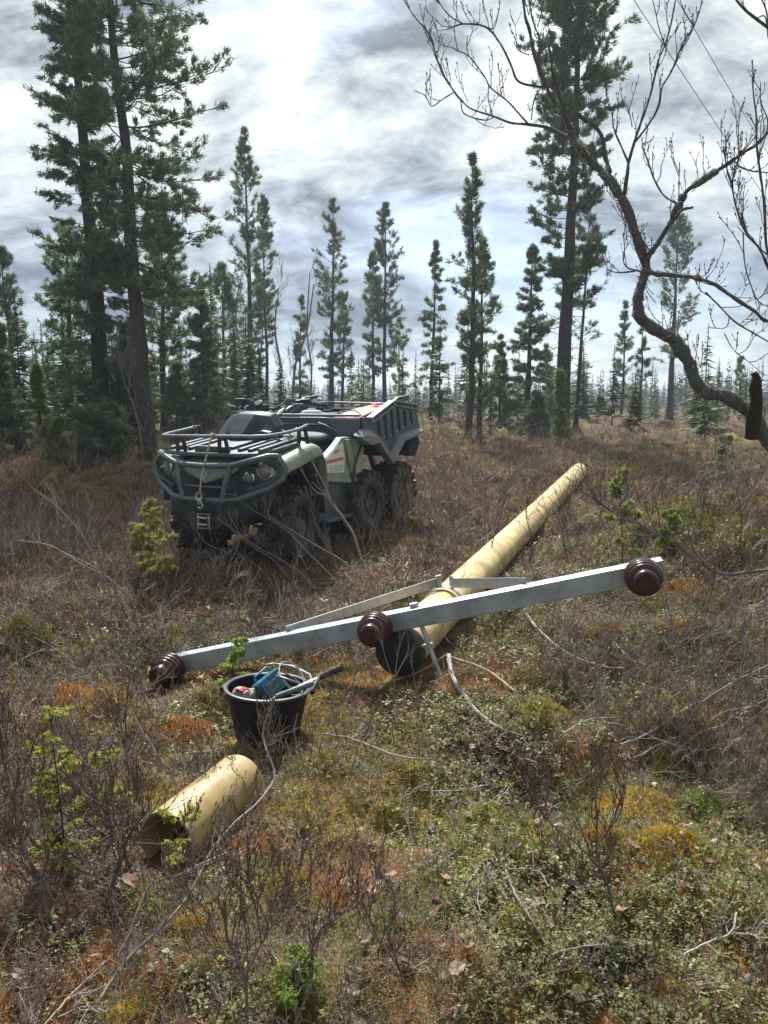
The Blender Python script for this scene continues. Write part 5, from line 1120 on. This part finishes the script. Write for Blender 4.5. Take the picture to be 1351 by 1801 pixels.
# ================================================================ near crooked birch (traced) and right edge birch
def Z5(pts, k=.4967): return [(680 + q[0] * k, q[1] * k, q[2] * k * .86, *q[3:]) for q in pts]
bl = [
 [(1560 / .4967 - 680 / .4967, 1320 / .4967, 60), (1490, 1750, 60), (1351, 1570, 58), (1310, 1480, 52), (1230, 1420, 52), (1130, 1385, 50), (1075, 1310, 46), (1040, 1235, 52), (1005, 1190, 48), (930, 1150, 42), (892, 1115, 44), (897, 1040, 34), (915, 960, 30), (915, 920, 32), (888, 850, 34), (860, 760, 34), (828, 700, 32), (780, 630, 30, .05), (730, 580, 28, .1), (690, 530, 24, .1), (655, 485, 22, .15), (640, 430, 20, .15), (600, 370, 18, .2), (562, 300, 17, .2), (527, 200, 15, .2), (508, 120, 13, .25), (492, 60, 11, .25), (478, -30, 9, .3)],
 [(915, 925, 26), (940, 890, 22), (975, 840, 20), (1030, 740, 19, -.05), (1060, 680, 17, -.05), (1130, 630, 16, -.1), (1200, 585, 14, -.1), (1260, 545, 12, -.15), (1310, 510, 12, -.15), (1360, 460, 11, -.15), (1430, 390, 9, -.2)],
 [(925, 965, 20), (1010, 975, 17), (1100, 985, 16, -.1), (1180, 1020, 15, -.15), (1240, 1060, 14, -.2), (1300, 1100, 13, -.2), (1345, 1135, 12, -.2), (1400, 1130, 10, -.2)],
 [(650, 492, 16, .15), (580, 455, 12, .2), (500, 440, 11, .2), (440, 435, 9, .25), (380, 412, 8, .3), (300, 385, 7, .3), (262, 352, 7, .3), (240, 325, 7, .3), (210, 280, 7, .35), (180, 215, 6, .4), (163, 150, 6, .4), (140, 105, 6, .4), (100, 60, 5, .4), (55, -10, 4, .4)],
 [(240, 325, 5, .3), (200, 350, 5, .3), (160, 376, 4, .3), (138, 340, 4, .3), (98, 320, 3, .3)],
 [(262, 355, 5, .3), (275, 402, 5, .3), (345, 425, 5, .25), (380, 415, 5, .25)],
 [(500, 438, 7, .2), (430, 360, 6, .1), (368, 310, 6, .1), (345, 268, 5, .05), (292, 200, 5, 0), (243, 175, 4, 0)],
 [(292, 200, 4, 0), (284, 165, 3.5, 0), (288, 125, 3, 0)],
 [(362, 300, 4, .1), (360, 350, 4, .1), (376, 410, 3, .1)],
 [(560, 310, 9, .2), (470, 290, 8, .1), (440, 230, 8, .05), (400, 150, 7, 0), (350, 95, 7, 0), (270, 85, 6, -.05), (212, 105, 4, -.05)],
 [(275, 86, 5, -.05), (235, 65, 4.5, -.05), (205, 35, 4, -.05), (170, -15, 3.5, -.05)],
 [(350, 95, 5, 0), (380, 100, 4, 0), (397, 42, 3.5, 0)],
 [(505, 195, 4, .1), (470, 180, 4, .05), (450, 150, 3, 0)],
 [(545, 310, 6, .2), (522, 355, 5, .2), (512, 425, 4, .2)],
 [(540, 130, 6, .2), (515, 60, 6, .2), (505, -10, 5, .2)], [(535, 95, 5, .2), (550, 40, 5, .2), (556, -20, 4, .2)],
 [(640, 430, 14, .1), (608, 330, 12, .05), (585, 240, 10, 0), (575, 160, 8, 0)],
 [(790, 610, 20, .05), (775, 560, 17, .1), (768, 500, 15, .1), (740, 450, 14, .1), (700, 420, 13, .1), (670, 400, 10, .1)],
 [(842, 690, 16), (852, 620, 14, -.05), (858, 570, 12, -.05), (882, 490, 11, -.1), (905, 420, 10, -.1), (930, 350, 9, -.1), (952, 260, 8, -.1), (965, 205, 8, -.15), (985, 160, 7, -.15), (1008, 80, 6, -.15), (1025, -10, 5, -.2)],
 [(882, 500, 9, -.1), (935, 430, 8, -.15), (965, 370, 8, -.15), (975, 310, 7, -.2), (1010, 250, 7, -.2), (1050, 150, 6, -.25), (1090, 90, 6, -.25), (1118, 5, 5, -.3)],
 [(985, 160, 5, -.15), (965, 100, 4, -.15), (952, 40, 4, -.15), (940, -10, 3, -.15)],
 [(1090, 90, 4, -.25), (1060, 50, 4, -.25), (1035, -10, 3, -.25)],
 [(856, 575, 9, 0), (832, 520, 7, .05), (808, 465, 6, .1), (800, 420, 5, .1), (806, 380, 4, .1)],
 [(870, 450, 5, -.05), (862, 410, 4, 0), (850, 370, 4, 0)],
 [(1030, 722, 9, -.05), (985, 695, 7, 0), (955, 650, 7, 0), (935, 600, 6, .05), (920, 555, 6, .05), (905, 512, 5, .05), (935, 500, 4, .05), (948, 480, 3, .05)],
 [(1035, 700, 5, -.05), (1036, 640, 4, -.05), (1038, 575, 4, -.05)],
 [(955, 650, 4, 0), (968, 625, 4, 0), (973, 600, 3, 0)],
 [(1010, 790, 12, -.05), (1045, 745, 11, -.1), (1085, 735, 10, -.1)],
 [(1240, 585, 7, -.15), (1290, 605, 6, -.2), (1355, 612, 5, -.2)],
 [(905, 962, 9), (850, 945, 6, .05), (838, 900, 4, .05), (865, 850, 3, .05)], [(880, 960, 8), (820, 965, 6, .05), (780, 955, 4, .1)],
 [(900, 860, 8, 0), (915, 870, 7, 0), (940, 890, 6, 0)],
 [(1130, 1035, 8, -.1), (1180, 1085, 7, -.15), (1235, 1140, 7, -.2), (1300, 1180, 6, -.2), (1360, 1215, 5, -.2)],
 [(1180, 1085, 5, -.15), (1150, 1055, 4, -.1), (1110, 1030, 3, -.1)], [(1215, 1120, 5, -.2), (1200, 1160, 4, -.2), (1140, 1160, 3, -.2)],
 [(1195, 1180, 4, -.2), (1230, 1240, 4, -.2), (1280, 1280, 4, -.2), (1340, 1330, 3, -.2)],
]
birch = bare_tree('birch_tree', 'crooked leafless lichen covered birch reaching in from the right edge close to the viewer', [Z5(l) for l in bl], 3.5, (.088, .09, .096), 5,
    [(5, .16, .25, .4, .9, .45, .0020), (2, .06, .3, .4, .9, .5, .0015)], rmin=.0013, buds=True, lichen=5000)
def birch_extras():
    o = Vector(birch.location); m = MB(); P = [Vector(at(1322, 770, 3.47)), Vector(at(1326, 735, 3.44)), Vector(at(1331, 705, 3.42)), Vector(at(1328, 682, 3.41)), Vector(at(1331, 665, 3.40)), Vector(at(1326, 655, 3.40))]
    m.tube([p - o for p in P], [.030, .033, .026, .027, .018, .012], 11); m.build('broken_stub', mat('dark_bark', (.025, .02, .018), .9, var=.4, vscale=30, bump=1, bscale=50), birch)
birch_extras()
b2 = [
 [(1700, 1500, 40, .3), (1560, 1250, 30, .3), (1430, 1100, 24, .2), (1351, 945, 12), (1320, 880, 9), (1270, 820, 8), (1240, 740, 7), (1222, 660, 6), (1205, 600, 5), (1196, 535, 4)],
 [(1430, 1100, 14, .2), (1370, 950, 12, .15), (1345, 870, 11, .1), (1338, 730, 10), (1325, 630, 10), (1312, 520, 9), (1310, 420, 7), (1300, 340, 6), (1294, 268, 4)],
 [(1318, 560, 6), (1350, 440, 5), (1325, 360, 5), (1325, 292, 3)], [(1310, 480, 5), (1252, 540, 5, .02), (1246, 470, 4, .02), (1252, 385, 3, .02)],
 [(1262, 825, 6), (1268, 930, 5, -.05), (1290, 1010, 5, -.05), (1320, 1070, 4, -.1), (1370, 1090, 4, -.1)], [(1268, 905, 4), (1252, 870, 3), (1246, 850, 3)],
 [(1240, 745, 4), (1258, 760, 3), (1262, 790, 3)], [(1345, 900, 5, .1), (1290, 850, 4, .05), (1240, 800, 3, .05)], [(1290, 1010, 3), (1310, 1060, 3), (1345, 1035, 3)],
]
bare_tree('birch_tree', 'thin leafless birch stems standing upright along the right edge beside the crooked birch', [Z5(l) for l in b2], 3.0, (.085, .083, .09), 15, [(5, .15, .2, .4, .8, .5, .0018), (2, .06, .3, .4, .9, .4, .0014)], rmin=.0012, buds=True, lichen=0)
b3 = [[(1690, 2500, 46, -.1), (1700, 1500, 40, -.1), (1670, 800, 30, -.1), (1600, 300, 22, -.1), (1450, 170, 16, -.05), (1351, 98, 12), (1280, 45, 10), (1225, -15, 7)], [(1351, 98, 7), (1345, 40, 6), (1325, -10, 5)], [(1310, 65, 5), (1340, 60, 5), (1351, 135, 4)]]
bare_tree('birch_tree', 'leafless birch whose dark branches cross the top right corner of the view', [Z5(l) for l in b3], 2.9, (.085, .075, .07), 17, [(4, .10, .2, .4, .8, .5, .0018)], rmin=.0014, buds=True)
def T(pts, ox, oy, k): return [(ox + q[0] * k, oy + q[1] * k, q[2] * k, *q[3:]) for q in pts]
k2 = .4522
b4 = [[(1500, 705, 16, -.2), (1351, 712, 15), (1250, 725, 13), (1170, 728, 13), (1110, 700, 11), (1030, 640, 10, .05), (920, 573, 9, .1), (830, 525, 8, .15), (740, 485, 7, .2), (650, 420, 6, .25), (580, 380, 5, .3)],
      [(920, 575, 6, .1), (850, 578, 5, .1), (800, 545, 4, .15)], [(1110, 700, 7), (1065, 640, 6), (1032, 590, 4)], [(925, 575, 6, .1), (895, 520, 5, .1), (880, 480, 4, .1)], [(1180, 740, 8), (1140, 752, 6), (1100, 715, 5)],
      [(750, 490, 5, .2), (690, 440, 5, .2), (650, 380, 5, .2), (630, 330, 4, .2), (618, 270, 4, .2)], [(800, 505, 4, .2), (840, 440, 4, .2), (900, 400, 3, .2)], [(1010, 690, 4), (1060, 680, 5), (1120, 702, 5)], [(770, 470, 4, .2), (800, 420, 3, .2), (835, 350, 3, .2)]]
bare_tree('birch_tree', 'low birch stem with long grey leafless branch reaching in above the crossarm end', [T(l, 740, 680, k2) for l in b4], 3.3, (.15, .13, .125), 19, [(6, .16, .2, .4, .9, .2, .0016), (3, .07, .3, .4, .9, .3, .0012)], rmin=.0013, buds=True)

# ================================================================ leafless shrubs, traced stems with grown twigs
def L7(pts): return [(q[0] * .5, 1200 + q[1] * .5, q[2] * .5, *q[3:]) for q in pts]
SHR = [
 ('leafless shrub whose thick diagonal stem climbs from the lower left to the black bucket', 1.75, (.20, .175, .16), [L7([(300, 1230, 26), (345, 1130, 24), (400, 1040, 24, .05), (470, 950, 20, .1), (570, 860, 17, .15), (640, 780, 15, .2), (690, 700, 14, .25), (740, 600, 14, .35), (820, 500, 13, .45), (900, 430, 12, .6), (955, 360, 12, .8), (965, 310, 11, .9), (932, 220, 11, 1.0), (930, 150, 11, 1.05), (970, 50, 9, 1.1)]),
   L7([(425, 1020, 16, .05), (445, 950, 14, .08), (465, 860, 13, .1), (500, 770, 12, .15), (535, 710, 11, .18), (640, 672, 9, .2), (700, 650, 8, .25), (800, 612, 7, .35), (900, 560, 6, .4)]), L7([(640, 780, 9, .2), (690, 805, 7, .2), (740, 840, 5, .2)]), L7([(470, 860, 8, .1), (430, 930, 8, .05), (390, 1010, 8, 0)]),
   L7([(930, 160, 6, 1.05), (960, 190, 5, 1.05), (985, 130, 4, 1.05)]), L7([(925, 200, 5, 1.05), (905, 150, 4, 1.05), (915, 110, 3, 1.05)])]),
 ('pale grey leafless stem lying along the bottom edge left of the middle', 1.75, (.30, .28, .26), [L7([(425, 1035, 20), (470, 1070, 20), (515, 1095, 18), (545, 1130, 17), (600, 1175, 16), (650, 1230, 16)]), L7([(510, 1080, 8), (560, 1060, 6), (640, 1050, 4)])]),
 ('leafless shrub with a dark upright stem at the far lower left edge', 1.85, (.105, .085, .078), [L7([(225, 900, 26), (195, 850, 24, .02), (160, 790, 20, .05), (138, 700, 18, .1), (110, 640, 16, .1), (85, 580, 15, .15), (60, 490, 14, .2), (40, 380, 13, .25), (15, 280, 13, .3), (0, 180, 12, .3), (-10, 80, 9, .3)]), L7([(150, 680, 9, .1), (170, 590, 8, .1), (120, 530, 7, .1), (90, 440, 6, .15)]), L7([(40, 400, 8, .25), (80, 340, 7, .25), (150, 300, 6, .3), (150, 180, 4, .3)])]),
 ('leafless shrub forking in front of the left side of the open pipe end', 2.1, (.10, .078, .07), [L7([(370, 790, 20), (400, 700, 19), (425, 620, 17, .02), (430, 575, 15, .05), (390, 490, 12, .1), (350, 430, 11, .1), (290, 390, 10, .15), (265, 330, 9, .2)]), L7([(430, 590, 11, .05), (480, 500, 9, .0), (530, 440, 8, -.05), (500, 470, 6, 0)]), L7([(460, 690, 14, .05), (452, 640, 12, .05), (430, 590, 11, .05)]), L7([(400, 530, 7, .1), (300, 590, 6, .05), (230, 600, 5, .05)]), L7([(440, 570, 7, .0), (560, 570, 6, -.05), (650, 610, 5, -.1)])]),
 ('leafless shrub with long thin arching twigs crossing above the short pipe', 2.35, (.14, .115, .105), [L7([(1080, 522, 9, 0), (950, 495, 9, 0), (830, 485, 9, .02), (760, 445, 8, .05), (700, 435, 8, .05), (650, 395, 7, .1), (615, 350, 6, .15), (560, 260, 6, .3), (500, 170, 5, .4), (455, 80, 4, .5)]), L7([(780, 460, 5, .05), (720, 370, 5, .1), (760, 300, 4, .15)]), L7([(830, 490, 5, 0), (900, 400, 4, .1), (860, 310, 4, .2)])]),
 ('leafless shrub at the left middle with dark stem behind the yellow green seedling', 2.3, (.10, .08, .072), [L7([(250, 640, 16), (225, 580, 15), (190, 525, 14), (150, 480, 12, .05), (120, 420, 10, .1)]), L7([(230, 590, 9), (280, 620, 8), (345, 640, 7)]), L7([(440, 340, 9, .2), (448, 240, 8, .2), (440, 120, 7, .25), (450, 40, 6, .3)])]),
 ('fan of pale leafless willow twigs leaning left in front of the quad bike wheel', 5.6, (.24, .205, .19), [T([(1040, 860, 24), (1000, 730, 22), (975, 670, 18), (930, 600, 16), (880, 540, 15, -.02), (868, 500, 14), (835, 430, 11), (785, 340, 8)], 250, 680, .3775), T([(880, 540, 9), (850, 505, 8), (800, 480, 7), (730, 370, 5)], 250, 680, .3775), T([(880, 515, 7), (855, 500, 6), (790, 445, 5)], 250, 680, .3775), T([(960, 650, 10), (920, 590, 9), (895, 540, 8)], 250, 680, .3775)]),
 ('single tall thin dark shoot rising in front of the side panel of the quad bike', 5.8, (.08, .07, .068), [T([(985, 720, 9), (982, 600, 8), (990, 400, 7), (985, 300, 6), (965, 230, 5), (945, 150, 4)], 250, 680, .3775)]),
 ('dense thicket of grey leafless twigs under the front bumper of the quad bike', 5.5, (.19, .165, .16), [[(640, 1020, 6), (600, 985, 5), (540, 950, 4), (470, 905, 3)], [(600, 1030, 5), (545, 975, 4), (500, 930, 3), (440, 895, 2.5)], [(560, 1040, 5), (520, 1000, 4), (450, 960, 3), (380, 910, 2.5)], [(520, 1030, 4), (480, 985, 3.5), (430, 950, 3), (400, 900, 2)], [(470, 1010, 4), (430, 980, 3), (370, 960, 3), (340, 930, 2)], [(600, 1010, 4), (560, 930, 3), (545, 890, 2)], [(540, 1000, 4), (500, 920, 3), (485, 880, 2)], [(380, 990, 4), (350, 960, 3), (330, 900, 2)], [(655, 1035, 4), (648, 1000, 3), (640, 960, 2)]]),
 ('dark leafless shrub between the seedling and the front wheel left of the crossarm', 4.6, (.11, .088, .08), [[(290, 1095, 5), (300, 1060, 5), (325, 1030, 4), (345, 1000, 3)], [(300, 1070, 4), (275, 1040, 3), (262, 1000, 2.5)], [(300, 1065, 4), (340, 1050, 3), (380, 1010, 2.5)], [(325, 1030, 3), (310, 980, 2.5), (300, 950, 2)]]),
 ('pale grey leafless shrub spreading over the left meadow beside the yellow spruce', 5.0, (.25, .22, .21), [[(200, 1060, 6), (180, 1010, 5), (150, 950, 4), (110, 900, 3), (60, 860, 2)], [(180, 1010, 4), (140, 990, 3), (90, 960, 3), (30, 950, 2)], [(190, 1040, 4), (220, 980, 3), (230, 920, 2)], [(150, 950, 3), (160, 900, 2.5), (150, 860, 2)], [(260, 1075, 5), (230, 1050, 4), (170, 1000, 3), (120, 975, 2)]]),
 ('leafless shrub with pale branches left of the crossarm end', 4.3, (.21, .18, .17), [[(270, 1260, 5), (250, 1220, 5), (215, 1170, 4), (180, 1120, 3), (150, 1060, 2.5)], [(250, 1220, 4), (280, 1190, 3), (265, 1130, 2)], [(190, 1250, 4), (160, 1200, 3), (110, 1150, 3), (60, 1120, 2)], [(110, 1230, 4), (80, 1180, 3), (30, 1150, 2)]]),
 ('leafless shrub standing in front of the black pole end cap', 3.7, (.20, .17, .16), [[(690, 1260, 5), (694, 1200, 4), (700, 1150, 3), (712, 1110, 2.5)], [(694, 1200, 3.5), (676, 1150, 3), (672, 1110, 2)], [(696, 1190, 3), (716, 1150, 2.5), (718, 1135, 2)], [(650, 1260, 4), (655, 1200, 3), (652, 1150, 2.5)], [(735, 1240, 4), (728, 1190, 3), (722, 1150, 2)], [(610, 1250, 4), (622, 1200, 3), (640, 1150, 2.5)]]),
 ('tangle of grey leafless twigs at the middle right below the crossarm end', 3.2, (.22, .195, .18), [[(1180, 1340, 8), (1200, 1290, 7), (1230, 1240, 6), (1290, 1200, 5), (1351, 1170, 4)], [(1200, 1290, 5), (1160, 1250, 4), (1120, 1200, 3), (1100, 1160, 2.5)], [(1250, 1310, 8), (1290, 1260, 7), (1351, 1230, 6)], [(1230, 1240, 5), (1200, 1190, 4), (1190, 1140, 3), (1180, 1090, 2)], [(1320, 1330, 6), (1325, 1240, 5), (1310, 1160, 4), (1300, 1110, 3)], [(1290, 1200, 5), (1260, 1160, 4), (1240, 1110, 3)], [(1050, 1300, 5), (1050, 1230, 4), (1060, 1160, 3)]]),
 ('leafless brown bilberry shrub right of centre near the yellow moss', 2.3, (.13, .10, .085), [[(1080, 1610, 6), (1070, 1560, 6), (1050, 1500, 5), (1050, 1430, 4), (1040, 1360, 3)], [(1060, 1530, 4), (1010, 1480, 4), (960, 1440, 3), (930, 1390, 2)], [(1055, 1480, 4), (1090, 1430, 3), (1100, 1380, 2)], [(1075, 1570, 4), (1000, 1550, 3), (950, 1500, 2)]]),
 ('leafless brown shrub near the bottom middle in front of the orange moss', 1.85, (.15, .115, .10), [[(860 / 2 + 5, 1801, 8), (430, 1720, 7), (400, 1650, 6), (395, 1590, 4)], [(430, 1720, 5), (460, 1660, 4), (500, 1600, 4), (560, 1560, 3)], [(415, 1690, 5), (370, 1660, 4), (340, 1600, 3)], [(460, 1660, 4), (450, 1600, 3), (440, 1560, 2)], [(560, 1760, 6), (545, 1700, 5), (560, 1640, 4), (600, 1600, 3)], [(720, 1760, 6), (700, 1700, 5), (660, 1640, 4), (640, 1590, 3)]]),
 ('thicket of thin mauve twigs to the right of the bucket', 3.3, (.17, .135, .125), [[(600, 1330, 5), (590, 1280, 4), (580, 1220, 3), (570, 1180, 2)], [(640, 1320, 5), (650, 1270, 4), (670, 1220, 3)], [(560, 1330, 4), (570, 1290, 3), (600, 1240, 2.5)], [(700, 1320, 4), (690, 1280, 3), (710, 1230, 2)], [(540, 1360, 4), (550, 1310, 3), (548, 1260, 2)]]),
 ('dark leafless twigs standing beyond the long pole at the right', 5.6, (.10, .085, .08), [[(860, 1010, 4), (865, 960, 3.5), (880, 910, 3), (890, 870, 2)], [(930, 1000, 4), (935, 950, 3), (925, 900, 2.5), (940, 860, 2)], [(1000, 990, 4), (990, 940, 3), (1000, 890, 2)], [(1150, 980, 4), (1160, 920, 3), (1150, 870, 2)], [(1230, 960, 4), (1235, 900, 3), (1250, 850, 2)], [(1300, 980, 4), (1305, 910, 3), (1295, 860, 2)]]),
]
for i, (lab, D, col, lines) in enumerate(SHR):
    near = D < 3
    spec = [(8, .22, .12, .3, .9, .25, .0019), (3, .11, .2, .3, .9, .25, .0014), (2, .06, .25, .3, .9, .2, .0011)] if near else [(6, .24, .15, .3, .9, .35, .0022), (3, .12, .2, .3, .8, .3, .0016), (2, .06, .25, .3, .9, .2, .0013)]
    if 'single tall' in lab: spec = [(4, .2, .4, .3, .6, .4, .0018)]
    if 'pale grey leafless stem' in lab: spec = [(4, .12, .2, .4, .9, .3, .0015)]
    if 'fan of pale' in lab: spec = [(3, .20, .3, .3, .7, .35, .0022), (2, .10, .3, .3, .8, .3, .0016)]
    if 'end cap' in lab or 'thicket of thin' in lab: spec = [(3, .12, .3, .3, .8, .35, .0018), (2, .06, .3, .3, .8, .3, .0013)]
    if 'diagonal' in lab: lines = [[(q[0], q[1], q[2] * .72, *q[3:]) for q in l] for l in lines]
    if 'diagonal' in lab: spec = [(8, .18, .15, .4, .9, .4, .0016), (3, .08, .3, .4, .9, .3, .0012)]
    # keep the first foot on the real ground
    if not near: lines = [[(q[0], q[1], q[2] * .62, *q[3:]) for q in l] for l in lines]
    bare_tree('bare_shrub', lab, lines, D, col, 200 + i, spec, group='leafless shrubs', rmin=.001, cat='shrub', buds=near, bark_name='stems', base_down=False)

# ================================================================ dead branches on the ground
def dead_branch(label, lines, lift, col, seed, spec=None, k=1):
    rng = np.random.default_rng(seed); bag = Bag(); org = None; main = []
    for ln in lines:
        pts = []
        for (px, py, w, *h) in ln:
            p = gpx(px, py, (h[0] if h else lift)); pts.append((*p, w * .72 * math.hypot(p[0], p[1]) / FPX * .5))
        r = resample(pts, 6); r[:, :3] += rng.normal(size=(len(r), 3)) * r[:, 3:4] * .25
        if org is None: org = r[0, :3].copy()
        bag.add(tubes(r[None, :, :3], r[None, :, 3], 6), C(col) * rng.uniform(.85, 1.1)); main.append(r[np.linspace(0, len(r) - 1, 7).astype(int), :3])
    P = np.stack(main); c1, _ = grow(rng, P, 4, .10, segs=3, up=.1); bag.add(tubes(c1, taperR(len(c1), 4, .0018, .001)), C(col) * .95)
    c2, _ = grow(rng, c1, 2, .05, segs=2, up=.1); bag.add(tubes(c2, taperR(len(c2), 3, .0012, .0008)), C(col) * .9)
    root = bag.build('dead_branch', M_TWIG, None, origin=org); root.location = org; tag(root, label, 'branch', 'dead branches on the ground')
dead_branch('pale forked dead branch with a peeled end right of the black end cap', [[(790, 1153, 12, .10), (797, 1190, 11, .06), (828, 1238, 9, .04), (875, 1278, 7, .03), (940, 1300, 5, .02)], [(792, 1156, 8, .10), (850, 1176, 6, .06), (880, 1195, 5, .05), (905, 1215, 4, .03)], [(788, 1150, 5, .1), (740, 1180, 4, .05), (660, 1208, 4, .03)]], .03, (.34, .31, .26), 1)
dead_branch('thin pale dead branch lying under the right half of the crossarm', [[(925, 1078, 6), (950, 1110, 6), (1000, 1150, 5), (1060, 1172, 5), (1100, 1176, 4)], [(1080, 1130, 6), (1110, 1160, 5), (1140, 1172, 4)]], .04, (.30, .28, .26), 2)
dead_branch('angular white dead twig at the lower right corner area', [[(1200, 1680, 6), (1240, 1660, 6), (1285, 1642, 6), (1296, 1605, 5)], [(1285, 1642, 5), (1330, 1645, 5), (1338, 1668, 4)], [(1280, 1640, 4), (1275, 1622, 3), (1262, 1612, 3)]], .05, (.36, .34, .30), 3)
dead_branch('grey dead branch with side twigs near the bottom right of centre', [[(890, 1532, 7), (905, 1570, 6), (930, 1610, 6), (960, 1660, 5)], [(885, 1530, 5), (925, 1528, 5), (950, 1535, 4), (965, 1560, 4)], [(970, 1680, 5), (1010, 1668, 5), (1070, 1660, 4)]], .045, (.27, .24, .22), 4)
dead_branch('long straw coloured dead stick at the bottom left corner', [[(80, 1801, 6), (130, 1745, 6), (165, 1712, 5), (185, 1690, 4)], [(100, 1790, 4), (150, 1770, 3), (190, 1780, 3)]], .05, (.36, .31, .26), 5)
dead_branch('dead grey branch between the bucket and the long pole', [[(560, 1290, 5), (620, 1300, 5), (700, 1330, 5), (760, 1335, 4)]], .05, (.28, .25, .22), 6)
dead_branch('small grey dead twig lying on the moss in the middle below the long pole', [[(740, 1390, 5), (800, 1392, 5), (860, 1380, 4)]], .05, (.28, .25, .22), 9)
dead_branch('grey dead sticks heaped right of centre below the moss hummock', [[(1060, 1270, 6), (1110, 1280, 6), (1170, 1305, 5), (1230, 1320, 4)], [(1090, 1310, 5), (1140, 1290, 5), (1200, 1250, 5), (1260, 1215, 4)], [(990, 1290, 5), (1040, 1265, 5), (1120, 1262, 4)], [(1180, 1330, 5), (1230, 1290, 5), (1280, 1275, 4)]], .06, (.28, .26, .245), 7)
dead_branch('thin dead twig lying behind the far end of the short pipe', [[(330, 1325, 5), (370, 1322, 5), (400, 1312, 4)]], .05, (.32, .28, .24), 8)
dead_branch('thin dead twig lying in front of the open mouth of the short pipe', [[(330, 1530, 5), (400, 1500, 5), (440, 1490, 4)]], .05, (.32, .28, .24), 10)

# ================================================================ small spruces and seedlings
def seedling(name, label, base, D, top, prof, green, seed, **k):
    a = dict(kind='spruce', nb=34, nsub=7, tuft=11, K=11, f0=.05, dead=0, bark='spruce', tl=.008 * D / 2, twr=.0024 * D / 2, sub_len=.55, sconst=.004); a.update(k)
    r = conifer(name, label, base, D, top, 3, prof, green=green, seed=seed, **a); r['category'] = 'seedling'; r['group'] = 'young spruces in the moss'
YG = (.33, .37, .08)
seedling('spruce_seedling', 'bright yellow green spruce seedling at the left edge among dark twigs', (105, 1500), 2.35, (88, 1262), [(0, 50), (.3, 52), (.6, 40), (.85, 24), (1, 5)], YG, 301, nb=34)
seedling('spruce_seedling', 'small green spruce sprig poking up in front of the crossarm above the bucket', (412, 1185), 3.95, (408, 1128), [(0, 22), (.4, 30), (1, 5)], (.24, .34, .06), 302, nb=20)
seedling('spruce_seedling', 'yellow green young spruce beside the front left of the quad bike', (262, 1010), 5.9, (258, 878), [(0, 60), (.25, 52), (.55, 36), (.85, 20), (1, 4)], (.30, .32, .09), 303, nb=30)
seedling('spruce_seedling', 'light green young spruce behind the hanging branch right of the long pole', (1100, 950), 6.3, (1094, 820), [(0, 34), (.5, 28), (1, 4)], (.22, .27, .08), 304, nb=26)
seedling('spruce_seedling', 'tiny green spruce on the dark hummock at the right', (1182, 945), 6.2, (1180, 905), [(0, 20), (1, 5)], (.18, .25, .05), 305, nb=16)
seedling('spruce_seedling', 'pale green young spruce far right near the treeline', (1285, 855), 9.5, (1278, 765), [(0, 35), (.5, 26), (1, 4)], (.17, .22, .08), 306, nb=40)
seedling('spruce_seedling', 'lime green seedling near the bottom edge left of centre', (512, 1800), 1.8, (508, 1705), [(0, 45), (.5, 40), (1, 10)], (.22, .32, .05), 307, nb=20)
seedling('spruce_seedling', 'small yellow green sprig inside the mouth of the short pipe', (330, 1500), 2.28, (318, 1432), [(0, 20), (.5, 30), (1, 8)], YG, 308, nb=9)
seedling('spruce_seedling', 'small yellow green sprig right of the left edge seedling', (185, 1400), 2.7, (180, 1322), [(0, 26), (1, 8)], YG, 309, nb=9)
def grass_tuft():
    rng = np.random.default_rng(3); p = gpx(803, 1500); n = 26; x = p[0] + rng.normal(size=n) * .012; y = p[1] + rng.normal(size=n) * .012; z = hgt(x, y)
    Q, c = straws(rng, x, y, z, rng.uniform(.08, .17, n), np.full(n, .0035), np.tile(C([[.28, .34, .08]]), (n, 1)) * rng.uniform(.8, 1.2, (n, 1)), lean=(.02, .5), curl=1.0, S=5)
    b = Bag(); b.add(Q, c); o = b.build('grass_tuft', M_LEAF, None, origin=p); o.location = p; tag(o, 'single tuft of fresh light green grass blades below the centre', 'grass tuft')
grass_tuft()
